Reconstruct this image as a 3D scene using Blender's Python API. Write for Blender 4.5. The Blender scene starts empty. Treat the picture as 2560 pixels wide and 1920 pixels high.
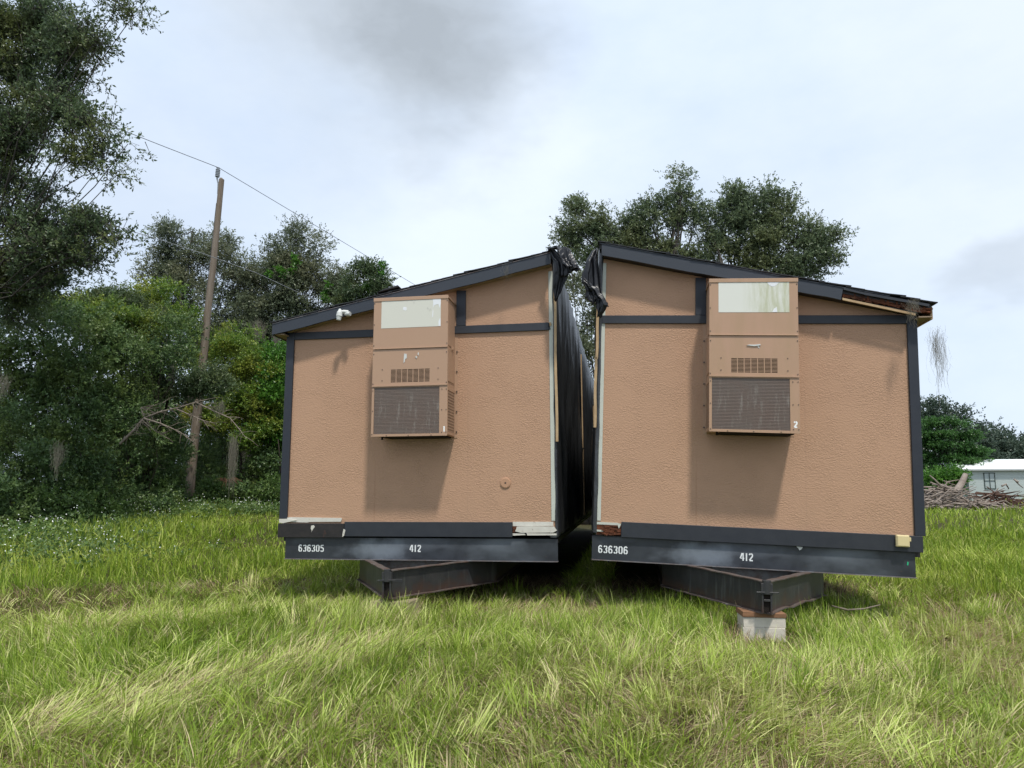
import bpy, math, random
import numpy as np
from mathutils import Vector, Matrix
random.seed(7)
RNG = np.random.default_rng(11)
R_ = math.radians
S = bpy.context.scene
COL = S.collection

# ------------------------------------------------------------------ camera
F_PX, CX, CY = 1775.0, 1280.0, 960.0
YAW, PITCH, EYE = R_(-8.88), R_(8.33), 1.5
cam_d = bpy.data.cameras.new("camera"); cam = bpy.data.objects.new("camera", cam_d); COL.objects.link(cam)
cam_d.sensor_width = 36; cam_d.lens = 36*F_PX/2560; cam_d.clip_start = .05; cam_d.clip_end = 2000
cam.location = (0, 0, EYE); cam.rotation_euler = (R_(90)+PITCH, 0, -YAW)
S.camera = cam
S.view_settings.view_transform = 'Standard'; S.view_settings.look = 'None'
S.view_settings.exposure = 0.34; S.view_settings.gamma = 1.0

FW = np.array([math.sin(YAW)*math.cos(PITCH), math.cos(YAW)*math.cos(PITCH), math.sin(PITCH)])
RT = np.array([math.cos(YAW), -math.sin(YAW), 0.0]); UP = np.cross(RT, FW)
def ray(px, py): return RT*(px-CX)/F_PX - UP*(py-CY)/F_PX + FW
def at(px, py, Y):                       # survey helper: a sighted point at a known distance -> metres
    r = ray(px, py); p = np.array([0, 0, EYE]) + r*(Y/r[1]); return p

# ------------------------------------------------------------------ sun and sky
SUN_TO = Vector((0.50, -1.0, 2.2)).normalized()
sun_d = bpy.data.lights.new("sun", 'SUN'); sun = bpy.data.objects.new("sun", sun_d); COL.objects.link(sun)
sun_d.energy = 2.85; sun_d.angle = R_(4.0); sun_d.color = (1.0, .955, .88)
sun.rotation_euler = SUN_TO.to_track_quat('Z', 'Y').to_euler(); sun.location = (0, 0, 30)
W = bpy.data.worlds.new("World"); S.world = W; W.use_nodes = True
def build_world():
    nt = W.node_tree; N = nt.nodes; L = nt.links; N.clear()
    out = N.new('ShaderNodeOutputWorld'); bg = N.new('ShaderNodeBackground'); L.new(bg.outputs[0], out.inputs[0])
    sky = N.new('ShaderNodeTexSky'); sky.sky_type = 'NISHITA'; sky.sun_disc = False
    sky.sun_elevation = math.asin(SUN_TO.z); sky.sun_rotation = math.atan2(SUN_TO.x, SUN_TO.y)
    tc = N.new('ShaderNodeTexCoord')
    def vm(op, a, b=None):
        n = N.new('ShaderNodeVectorMath'); n.operation = op
        for i, v in enumerate((a, b)):
            if v is None: continue
            if isinstance(v, (tuple, list)): n.inputs[i].default_value = v
            else: L.new(v, n.inputs[i])
        return n
    def m(op, a, b=0.0, clamp=False):
        n = N.new('ShaderNodeMath'); n.operation = op; n.use_clamp = clamp
        for i, v in enumerate((a, b)):
            if isinstance(v, (int, float)): n.inputs[i].default_value = v
            else: L.new(v, n.inputs[i])
        return n.outputs[0]
    def noise(vec, sc, det, rough):
        n = N.new('ShaderNodeTexNoise'); n.inputs['Scale'].default_value = sc; n.inputs['Detail'].default_value = det
        n.inputs['Roughness'].default_value = rough; L.new(vec, n.inputs['Vector']); return n
    d = tc.outputs['Generated']
    st = vm('MULTIPLY', d, (1, 1, 1.9)).outputs[0]
    wn = noise(st, 2.3, 5, .6)
    wv = vm('SCALE', vm('SUBTRACT', wn.outputs['Color'], (.5, .5, .5)).outputs[0]); wv.inputs['Scale'].default_value = .34
    dw = vm('ADD', d, wv.outputs[0]).outputs[0]
    n1 = noise(st, 1.7, 7, .58).outputs['Fac']
    n2 = noise(dw, 3.4, 6, .6).outputs['Fac']
    def blob(px, py, rad, hard):
        r = ray(px, py); r = r/np.linalg.norm(r)
        dist = vm('DISTANCE', dw, tuple(float(v) for v in r)).outputs['Value']
        mr = N.new('ShaderNodeMapRange'); mr.interpolation_type = 'SMOOTHSTEP'
        mr.inputs['From Min'].default_value = rad; mr.inputs['From Max'].default_value = rad*hard
        mr.inputs['To Min'].default_value = 0; mr.inputs['To Max'].default_value = 1
        L.new(dist, mr.inputs['Value']); return mr.outputs[0]
    dark = m('ADD', m('MULTIPLY', blob(940, 20, .30, .2), .55), m('MULTIPLY', blob(1130, 190, .20, .2), .62))
    dark = m('ADD', dark, m('MULTIPLY', blob(2520, 690, .085, .35), .42))
    dark = m('ADD', dark, m('MULTIPLY', blob(2560, 60, .30, .1), .12))
    dark = m('MULTIPLY', dark, m('ADD', m('MULTIPLY', n2, 1.1), .35), True)
    base = N.new('ShaderNodeMix'); base.data_type = 'RGBA'
    base.inputs['A'].default_value = (.57, .68, .85, 1); base.inputs['B'].default_value = (.73, .81, .91, 1)
    cr = N.new('ShaderNodeMapRange'); cr.inputs['From Min'].default_value = .36; cr.inputs['From Max'].default_value = .66
    L.new(n1, cr.inputs['Value']); L.new(cr.outputs[0], base.inputs['Factor'])
    gm = N.new('ShaderNodeMix'); gm.data_type = 'RGBA'; gm.inputs['B'].default_value = (.38, .425, .475, 1)
    L.new(base.outputs['Result'], gm.inputs['A']); L.new(dark, gm.inputs['Factor'])
    sk = vm('SCALE', sky.outputs[0]); sk.inputs['Scale'].default_value = .11
    mx = N.new('ShaderNodeMix'); mx.data_type = 'RGBA'
    lowblue = m('ADD', m('MULTIPLY', m('ADD', blob(330, 700, .34, .1), blob(1900, 1100, .5, .1)), .22), .04)
    cov = m('SUBTRACT', 1.0, lowblue, True)
    L.new(cov, mx.inputs['Factor']); L.new(sk.outputs[0], mx.inputs['A']); L.new(gm.outputs['Result'], mx.inputs['B'])
    L.new(mx.outputs['Result'], bg.inputs['Color']); bg.inputs['Strength'].default_value = 1.0
build_world()
S.render.engine = 'CYCLES'
S.cycles.max_bounces = 6; S.cycles.transparent_max_bounces = 4

# ------------------------------------------------------------------ materials
def mat(name, base=(.5, .5, .5), rough=.7, spec=.5, metal=0.0, noise=None, bump=None, dirt=None, extra=None, trans=0.0):
    """noise=(scale, amount, second colour), bump=(scale, strength, distance[, stretch]), dirt=(scale, thresh, colour, amount[, stretch])"""
    m = bpy.data.materials.new(name); m.use_nodes = True
    nt = m.node_tree; N = nt.nodes; L = nt.links
    b = N['Principled BSDF']; b.inputs['Roughness'].default_value = rough; b.inputs['Metallic'].default_value = metal
    b.inputs['Specular IOR Level'].default_value = spec
    b.inputs['Base Color'].default_value = (*base, 1)
    tc = N.new('ShaderNodeTexCoord'); co = tc.outputs['Object']
    def tex(sc, det=5, stretch=None, rough=.6, dist=0.0):
        v = co
        if stretch:
            mp = N.new('ShaderNodeMapping'); mp.inputs['Scale'].default_value = stretch; L.new(co, mp.inputs['Vector']); v = mp.outputs[0]
        n = N.new('ShaderNodeTexNoise'); n.inputs['Scale'].default_value = sc; n.inputs['Detail'].default_value = det
        n.inputs['Roughness'].default_value = rough; n.inputs['Distortion'].default_value = dist; L.new(v, n.inputs['Vector']); return n.outputs['Fac']
    def rng(v, a, b_, t0=0, t1=1):
        r = N.new('ShaderNodeMapRange'); r.inputs['From Min'].default_value = a; r.inputs['From Max'].default_value = b_
        r.inputs['To Min'].default_value = t0; r.inputs['To Max'].default_value = t1
        L.new(v, r.inputs['Value']); return r.outputs[0]
    def mix(f, A, B):
        n = N.new('ShaderNodeMix'); n.data_type = 'RGBA'
        for s, v in (('Factor', f), ('A', A), ('B', B)):
            if isinstance(v, tuple): n.inputs[s].default_value = (*v, 1)
            elif isinstance(v, (int, float)): n.inputs[s].default_value = v
            else: L.new(v, n.inputs[s])
        return n.outputs['Result']
    c = base
    if noise: c = mix(rng(tex(noise[0], 5, noise[3] if len(noise) > 3 else None), .35, .68, 0, noise[1]), c, noise[2])
    if dirt:
        for dd in (dirt if isinstance(dirt, list) else [dirt]):
            c = mix(rng(tex(dd[0], 7, dd[4] if len(dd) > 4 else None, .65), dd[1], dd[1]+.09, 0, dd[3]), c, dd[2])
    H = dict(N=N, L=L, tex=tex, rng=rng, mix=mix, co=co, b=b, nt=nt)
    if extra: c = extra(H, c) or c
    if not isinstance(c, tuple): L.new(c, b.inputs['Base Color'])
    if bump:
        bn = N.new('ShaderNodeBump'); bn.inputs['Strength'].default_value = bump[1]; bn.inputs['Distance'].default_value = bump[2]
        h = bump[0]
        if isinstance(h, (int, float)): h = tex(h, 5, bump[3] if len(bump) > 3 else None)
        else: h = h(H)
        L.new(h, bn.inputs['Height']); L.new(bn.outputs[0], b.inputs['Normal'])
    return m

def stucco_h(H):
    N, L = H['N'], H['L']
    rd = H['rng'](H['tex'](40, 2, (1.0, 1.0, 1.7), .5, .9), .40, .62)     # skip-trowelled wrinkles over smoother islands
    mk = H['rng'](H['tex'](2.6, 3, None, .55, .6), .40, .60, .45, 1)
    mu = N.new('ShaderNodeMath'); mu.operation = 'MULTIPLY'; L.new(rd, mu.inputs[0]); L.new(mk, mu.inputs[1])
    return mu.outputs[0]
def stucco_extra(H, c):
    N, L = H['N'], H['L']; sp = N.new('ShaderNodeSeparateXYZ'); L.new(H['co'], sp.inputs[0])
    def band(x0, w, z1, amt, col, c):
        a = N.new('ShaderNodeMath'); a.operation = 'SUBTRACT'; L.new(sp.outputs[0], a.inputs[0]); a.inputs[1].default_value = x0
        ab = N.new('ShaderNodeMath'); ab.operation = 'ABSOLUTE'; L.new(a.outputs[0], ab.inputs[0])
        f = H['rng'](ab.outputs[0], w, w*.3, 0, amt); g = H['rng'](sp.outputs[2], z1+.2, z1-.5, 0, 1)
        m = N.new('ShaderNodeMath'); m.operation = 'MULTIPLY'; L.new(f, m.inputs[0]); L.new(g, m.inputs[1])
        m2 = N.new('ShaderNodeMath'); m2.operation = 'MULTIPLY'; L.new(m.outputs[0], m2.inputs[0]); L.new(H['rng'](H['tex'](6, 5), .35, .6, .2, 1), m2.inputs[1])
        return H['mix'](m2.outputs[0], c, col)
    c = band(1.20, .012, 1.2, .5, (.30, .15, .085), c); c = band(2.42, .010, 2.2, .25, (.30, .19, .13), c)
    low = H['rng'](sp.outputs[2], .95, .45, 0, 1); n = H['rng'](H['tex'](2.6, 7, (1, 1, .6), .7), .45, .72, 0, .45)
    m = N.new('ShaderNodeMath'); m.operation = 'MULTIPLY'; L.new(low, m.inputs[0]); L.new(n, m.inputs[1])
    return H['mix'](m.outputs[0], c, (.33, .22, .14))
M = {}
M['stucco'] = mat('tan_stucco', (.442, .270, .174), .85, .3, noise=(.9, .4, (.405, .244, .157)), bump=(stucco_h, .85, .0034), extra=stucco_extra,
                  dirt=[(1.6, .62, (.42, .245, .16), .22), (1.5, .69, (.40, .19, .105), .4, (9, 9, .25))])
M['stucco_smooth'] = mat('tan_stucco_patch', (.43, .25, .155), .85, .3, bump=(60, .2, .002))
M['trim'] = mat('dark_slate_trim', (.022, .025, .032), .5, .4, noise=(7, .6, (.034, .037, .044), (1, 1, 1)), bump=(30, .35, .002, (1, 1, 9)),
                dirt=(9, .72, (.12, .12, .12), .4))
M['trim_v'] = mat('dark_slate_trim_upright', (.020, .024, .033), .5, .4, noise=(7, .6, (.028, .031, .04)), bump=(30, .3, .002, (9, 9, 1)))
M['old_trim'] = mat('weathered_black_board', (.013, .012, .012), .55, .4, noise=(9, .7, (.035, .028, .026)), bump=(26, .5, .003, (1, 1, 4)),
                    dirt=[(34, .70, (.55, .55, .52), .9), (5, .62, (.10, .04, .025), .6, (3, 1, 1))])
M['fascia'] = mat('painted_fascia_board', (.032, .038, .049), .5, .4, noise=(1.5, .4, (.026, .031, .040)), bump=(22, .4, .002, (.6, 1, 8)),
                  dirt=(6, .70, (.16, .16, .15), .3))
def steel_extra(H, c):
    # sheen and chalky rubbed wear painted in as pale patches near mid-beam, plus scuffs
    g = H['rng'](H['tex'](1.15, 4, (1, 1, 2.2), .5), .50, .70, 0, .5)
    c = H['mix'](g, c, (.16, .18, .21))
    N, L = H['N'], H['L']
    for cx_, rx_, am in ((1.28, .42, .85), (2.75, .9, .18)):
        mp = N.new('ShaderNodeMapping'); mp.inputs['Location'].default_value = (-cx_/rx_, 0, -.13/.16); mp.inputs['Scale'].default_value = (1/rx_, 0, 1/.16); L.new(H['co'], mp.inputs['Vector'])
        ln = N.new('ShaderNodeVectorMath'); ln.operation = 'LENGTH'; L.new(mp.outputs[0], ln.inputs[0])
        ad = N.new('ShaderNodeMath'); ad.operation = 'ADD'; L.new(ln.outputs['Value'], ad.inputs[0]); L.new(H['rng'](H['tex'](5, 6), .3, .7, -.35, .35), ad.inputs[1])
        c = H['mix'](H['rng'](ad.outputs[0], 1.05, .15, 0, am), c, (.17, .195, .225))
    r = H['rng'](H['tex'](16, 6, (1, 1, 5)), .66, .74, 0, .55)
    return H['mix'](r, c, (.12, .05, .03))
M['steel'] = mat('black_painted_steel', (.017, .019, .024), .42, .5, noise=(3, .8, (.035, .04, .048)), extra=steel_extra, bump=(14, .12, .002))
M['lip'] = mat('bare_steel_lip', (.20, .20, .21), .5, .5, .3, noise=(12, .8, (.12, .07, .05)))
def rust_extra(H, c):
    N, L = H['N'], H['L']
    sp = N.new('ShaderNodeSeparateXYZ'); L.new(H['co'], sp.inputs[0])
    ad = N.new('ShaderNodeMath'); ad.operation = 'ADD'; L.new(sp.outputs[2], ad.inputs[0])
    L.new(H['rng'](H['tex'](5, 6), .3, .7, -.10, .10), ad.inputs[1])
    f = H['rng'](ad.outputs[0], -.17, -.31, 0, .75)
    c = H['mix'](f, c, (.060, .030, .022))
    f2 = H['rng'](H['tex'](3.5, 5, (5, 5, .5)), .56, .70, 0, .5)
    return H['mix'](f2, c, (.10, .105, .10))
M['tongue'] = mat('rusty_black_steel', (.020, .021, .024), .45, .5, noise=(5, .7, (.045, .042, .042)), extra=rust_extra, bump=(20, .35, .003))
M['flange'] = mat('rusty_flange', (.10, .088, .080), .6, .4, noise=(9, .8, (.085, .042, .028)), bump=(30, .5, .003), dirt=(7, .6, (.24, .23, .22), .6))
M['white_wood'] = mat('pale_primed_board', (.50, .515, .455), .75, .3, noise=(8, .5, (.42, .44, .38)), bump=(30, .4, .002, (5, 5, 1)),
                      dirt=[(30, .72, (.05, .05, .05), .8), (6, .66, (.25, .2, .13), .4)])
M['peel'] = mat('peeling_white_board', (.60, .58, .52), .75, .3, noise=(8, .5, (.45, .42, .36)), bump=(18, .6, .004),
                dirt=[(17, .63, (.14, .09, .06), .85)])
M['rot'] = mat('rotten_brown_wood', (.17, .058, .028), .9, .2, noise=(10, 1, (.05, .024, .016)), bump=(24, 1, .012, (1, 1, 3)),
               dirt=(14, .62, (.32, .17, .09), .6))
M['tan_wood'] = mat('bare_tan_wood', (.46, .33, .19), .8, .3, noise=(9, .7, (.33, .21, .11), (1, 1, 1)), bump=(30, .3, .002))
M['red_wood'] = mat('reddish_timber', (.27, .14, .075), .8, .3, noise=(9, .8, (.14, .08, .045), (1, 4, 8)), bump=(22, .4, .003, (1, 6, 10)))
M['shingle'] = mat('black_asphalt_shingle', (.020, .021, .024), .9, .3, noise=(18, .9, (.04, .042, .045)), bump=(160, .8, .003), dirt=(5, .68, (.09, .10, .08), .5))
M['soffit'] = mat('beige_soffit', (.30, .22, .15), .8, .3, noise=(6, .5, (.2, .15, .10)))
def plastic_h(H):
    N, L = H['N'], H['L']
    a = H['tex'](3.2, 5, (1, 2.0, .55), .55, 1.3)
    s = N.new('ShaderNodeMath'); s.operation = 'ABSOLUTE'; t = N.new('ShaderNodeMath'); t.operation = 'SUBTRACT'
    L.new(a, t.inputs[0]); t.inputs[1].default_value = .5; L.new(t.outputs[0], s.inputs[0]); return s.outputs[0]
M['plastic'] = mat('black_plastic_sheeting', (.020, .021, .023), .36, .7, bump=(plastic_h, .4, .05), noise=(2, .7, (.05, .053, .056), (1, .8, .25)))  # lighter upright streaks put the grey sky sheen into the sheet's colour
M['flap'] = mat('crumpled_black_plastic', (.008, .0085, .011), .36, .38, bump=(plastic_h, .55, .05), noise=(2, .6, (.018, .019, .023)))
def algae(H, c):
    N, L = H['N'], H['L']
    sp = N.new('ShaderNodeSeparateXYZ'); L.new(H['co'], sp.inputs[0])
    a = H['rng'](sp.outputs[2], 1.24, 1.12, 0, 1)
    n = H['rng'](H['tex'](2.4, 6, (2.2, 1, .5)), .40, .66, 0, .32)
    return H['mix'](n, c, (.30, .21, .10))
M['ac'] = mat('tan_sheet_metal', (.400, .252, .162), .45, .45, noise=(1.6, .5, (.385, .238, .152)), bump=(2.0, .15, .01), dirt=(2.6, .66, (.28, .17, .11), .35))
M['ac_algae'] = mat('tan_sheet_metal_with_algae', (.415, .256, .165), .45, .45, extra=algae, bump=(2.0, .15, .01), dirt=(2.6, .68, (.30, .19, .11), .3))
def plate_a(H, c):
    f = H['rng'](H['tex'](7, 6, (1, 1, .6)), .63, .69, 0, .45); c = H['mix'](f, c, (.36, .35, .31))
    return H['mix'](H['rng'](H['tex'](40, 3), .74, .77, 0, .7), c, (.08, .07, .06))
M['plate'] = mat('faded_white_label', (.60, .59, .51), .5, .4, extra=plate_a)
def plate_b(H, c):
    N, L = H['N'], H['L']
    sp = N.new('ShaderNodeSeparateXYZ'); L.new(H['co'], sp.inputs[0])
    x = H['rng'](sp.outputs[0], .36, .62, 0, 1)
    n = H['rng'](H['tex'](9, 7, (2.2, 1, .35), .7), .36, .62, 0, .75)
    mu = N.new('ShaderNodeMath'); mu.operation = 'MULTIPLY'; L.new(x, mu.inputs[0]); L.new(n, mu.inputs[1])
    c = H['mix'](mu.outputs[0], c, (.40, .41, .24))
    return H['mix'](H['rng'](H['tex'](40, 3), .75, .78, 0, .6), c, (.08, .07, .06))
M['plate_algae'] = mat('algae_stained_white_label', (.65, .65, .58), .5, .4, extra=plate_b)
M['plate_white'] = mat('torn_white_backing', (.74, .75, .76), .5, .4, noise=(12, .5, (.6, .6, .6)))
def coil_extra(H, c):
    w = H['rng'](H['tex'](5, 6, (5.5, 5.5, .8), .7), .54, .76, 0, .75)
    m2 = H['rng'](H['tex'](1.6, 4), .42, .62, .15, 1)
    N, L = H['N'], H['L']; mu = N.new('ShaderNodeMath'); mu.operation = 'MULTIPLY'; L.new(w, mu.inputs[0]); L.new(m2, mu.inputs[1])
    return H['mix'](mu.outputs[0], c, (.46, .43, .38))
def coil_h(H):
    N, L = H['N'], H['L']; w = N.new('ShaderNodeTexWave'); w.bands_direction = 'Z'; w.inputs['Scale'].default_value = 8.5; L.new(H['co'], w.inputs['Vector'])
    return w.outputs['Fac']
M['coil'] = mat('brown_condenser_fins', (.185, .150, .125), .6, .4, noise=(2.2, .8, (.20, .135, .105)), extra=coil_extra, bump=(coil_h, .25, .003))
M['coil_side'] = mat('tan_condenser_fins', (.26, .165, .105), .6, .4, noise=(4, .8, (.19, .125, .085)), bump=(coil_h, .5, .006))
M['coil_wire'] = mat('coil_guard_wire', (.12, .095, .082), .6, .4)
M['slot'] = mat('dark_slot', (.018, .014, .012), .9, .2)
M['screw'] = mat('dull_screw', (.10, .075, .06), .5, .5, .4)
M['stencil'] = mat('white_stencil_paint', (.74, .76, .75), .7, .3, dirt=(22, .63, (.10, .11, .12), .75))
M['mark'] = mat('white_number_paint', (.82, .82, .80), .6, .3)
M['offwhite'] = mat('weathered_white_plastic', (.60, .61, .58), .5, .4, noise=(20, .5, (.4, .41, .38)))
M['cream'] = mat('cream_plastic', (.66, .55, .30), .5, .4, noise=(4, .4, (.56, .46, .25)))
M['block'] = mat('pale_concrete_block', (.64, .59, .51), .95, .2, noise=(9, .6, (.50, .46, .39)), bump=(70, .8, .004), dirt=(5, .62, (.27, .26, .20), .4))
M['block_tan'] = mat('tan_soiled_block', (.30, .25, .17), .95, .2, noise=(9, .8, (.20, .16, .10)), bump=(70, .8, .004))
M['pole'] = mat('weathered_pole_timber', (.215, .180, .145), .9, .2, noise=(4, .9, (.13, .095, .065), (6, 6, .35)), bump=(14, .9, .012, (5, 5, .25)),
                dirt=[(3, .64, (.33, .27, .2), .5, (5, 5, .3)), (7, .72, (.035, .028, .02), .9, (2, 2, .8))])
M['insul'] = mat('grey_porcelain', (.26, .28, .30), .35, .5)
M['wire'] = mat('dull_wire', (.055, .06, .07), .6, .4)
M['wire2'] = mat('bare_aluminium_wire', (.22, .23, .24), .5, .4)
M['bark'] = mat('oak_bark', (.040, .034, .028), .95, .2, noise=(6, .9, (.085, .078, .066), (1, 1, .4)), bump=(12, .9, .02, (1, 1, .3)))
M['bark_dark'] = mat('dark_shrub_bark', (.035, .028, .022), .95, .2)
M['bark_pale'] = mat('pale_lichen_bark', (.26, .22, .18), .95, .2, noise=(8, .9, (.13, .10, .08)), bump=(24, .6, .006))
def siding_h(H):
    N, L = H['N'], H['L']; w = N.new('ShaderNodeTexWave'); w.bands_direction = 'Z'; w.wave_profile = 'SAW'; w.inputs['Scale'].default_value = 1.6; L.new(H['co'], w.inputs['Vector'])
    return w.outputs['Fac']
M['siding'] = mat('white_lap_siding', (.55, .61, .59), .6, .3, bump=(siding_h, .8, .03), noise=(.6, .4, (.47, .53, .5)))
M['metal_roof'] = mat('white_metal_roof', (.80, .82, .82), .35, .4, noise=(1, .4, (.7, .72, .72)))
M['pane'] = mat('window_glass', (.42, .48, .46), .12, .6, noise=(.8, .6, (.2, .24, .24)))
M['frame_dk'] = mat('dark_window_frame', (.07, .09, .08), .5, .4)
M['grey_roof'] = mat('grey_shingle_roof', (.10, .095, .11), .85, .3, noise=(5, .5, (.07, .065, .075)))
M['log'] = mat('dead_wood', (.33, .28, .24), .95, .2, noise=(3, .9, (.17, .135, .11)), bump=(9, .7, .03))
M['flower'] = mat('white_petals', (.80, .81, .78), .6, .3)
M['dry_frond'] = mat('dead_brown_frond', (.14, .075, .045), .8, .2, noise=(12, .8, (.07, .04, .025)))

def leaf_mat(name, dark, mid, light, patch=None, patch_scale=.8, straw=None, trans=.34, rough=.42, spec=.45):
    m = bpy.data.materials.new(name); m.use_nodes = True
    nt = m.node_tree; N = nt.nodes; L = nt.links; b = N['Principled BSDF']; out = N['Material Output']
    at_ = N.new('ShaderNodeAttribute'); at_.attribute_name = 'v'
    cr = N.new('ShaderNodeValToRGB'); e = cr.color_ramp.elements
    e[0].position = 0; e[0].color = (*dark, 1); e[1].position = 1; e[1].color = (*light, 1)
    k = e.new(.55); k.color = (*mid, 1)
    if straw:
        e[-1].color = (*straw, 1); k = e.new(.80); k.color = (*light, 1)
    L.new(at_.outputs['Fac'], cr.inputs[0]); c = cr.outputs[0]
    if patch:
        tc = N.new('ShaderNodeTexCoord'); n = N.new('ShaderNodeTexNoise'); n.inputs['Scale'].default_value = patch_scale
        n.inputs['Detail'].default_value = 3; L.new(tc.outputs['Object'], n.inputs['Vector'])
        r = N.new('ShaderNodeMapRange'); r.inputs['From Min'].default_value = .48; r.inputs['From Max'].default_value = .68
        r.inputs['To Max'].default_value = .75
        L.new(n.outputs['Fac'], r.inputs['Value'])
        x = N.new('ShaderNodeMix'); x.data_type = 'RGBA'; L.new(r.outputs[0], x.inputs['Factor']); L.new(c, x.inputs['A']); x.inputs['B'].default_value = (*patch, 1)
        c = x.outputs['Result']
    L.new(c, b.inputs['Base Color']); b.inputs['Roughness'].default_value = rough; b.inputs['Specular IOR Level'].default_value = spec
    tr = N.new('ShaderNodeBsdfTranslucent'); L.new(c, tr.inputs['Color'])
    ms = N.new('ShaderNodeMixShader'); ms.inputs[0].default_value = trans
    L.new(b.outputs[0], ms.inputs[1]); L.new(tr.outputs[0], ms.inputs[2]); L.new(ms.outputs[0], out.inputs['Surface'])
    return m
M['leaf_oak'] = leaf_mat('dark_oak_leaves', (.046, .076, .036), (.105, .155, .066), (.24, .29, .13), (.16, .18, .05), .9)
M['leaf_grey'] = leaf_mat('grey_green_oak_leaves', (.080, .102, .062), (.155, .188, .105), (.30, .34, .21), (.20, .20, .11), .5)
M['leaf_green_oak'] = leaf_mat('mid_green_oak_leaves', (.075, .108, .060), (.150, .200, .098), (.31, .36, .20), (.20, .22, .09), .5)
M['leaf_shrub'] = leaf_mat('dark_shrub_leaves', (.044, .086, .032), (.110, .185, .060), (.30, .40, .14), (.19, .24, .05), .9)
M['leaf_yellow'] = leaf_mat('yellow_green_leaves', (.06, .13, .02), (.18, .28, .04), (.46, .46, .07), (.38, .36, .05), .7)
M['leaf_bright'] = leaf_mat('bright_green_leaves', (.04, .12, .015), (.10, .25, .03), (.22, .40, .06), None)
M['leaf_mimosa'] = leaf_mat('mimosa_leaves', (.03, .085, .02), (.07, .17, .038), (.14, .27, .075), None)
M['leaf_far'] = leaf_mat('far_tree_leaves', (.05, .078, .055), (.08, .118, .08), (.13, .17, .115), None)
M['leaf_weed'] = leaf_mat('weed_leaves', (.05, .10, .025), (.12, .20, .05), (.25, .33, .10), None)
M['grass_far'] = leaf_mat('sunlit_far_grass', (.13, .22, .018), (.32, .42, .045), (.56, .58, .18), None, trans=.3, rough=.55, spec=.3)
M['moss'] = leaf_mat('grey_hanging_moss', (.11, .10, .078), (.18, .165, .13), (.26, .25, .19), None, trans=.2, rough=.9, spec=.1)
M['grass'] = leaf_mat('meadow_grass', (.105, .190, .016), (.335, .440, .058), (.64, .71, .24), None, straw=(.56, .44, .28), trans=.26, rough=.55, spec=.3)

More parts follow.
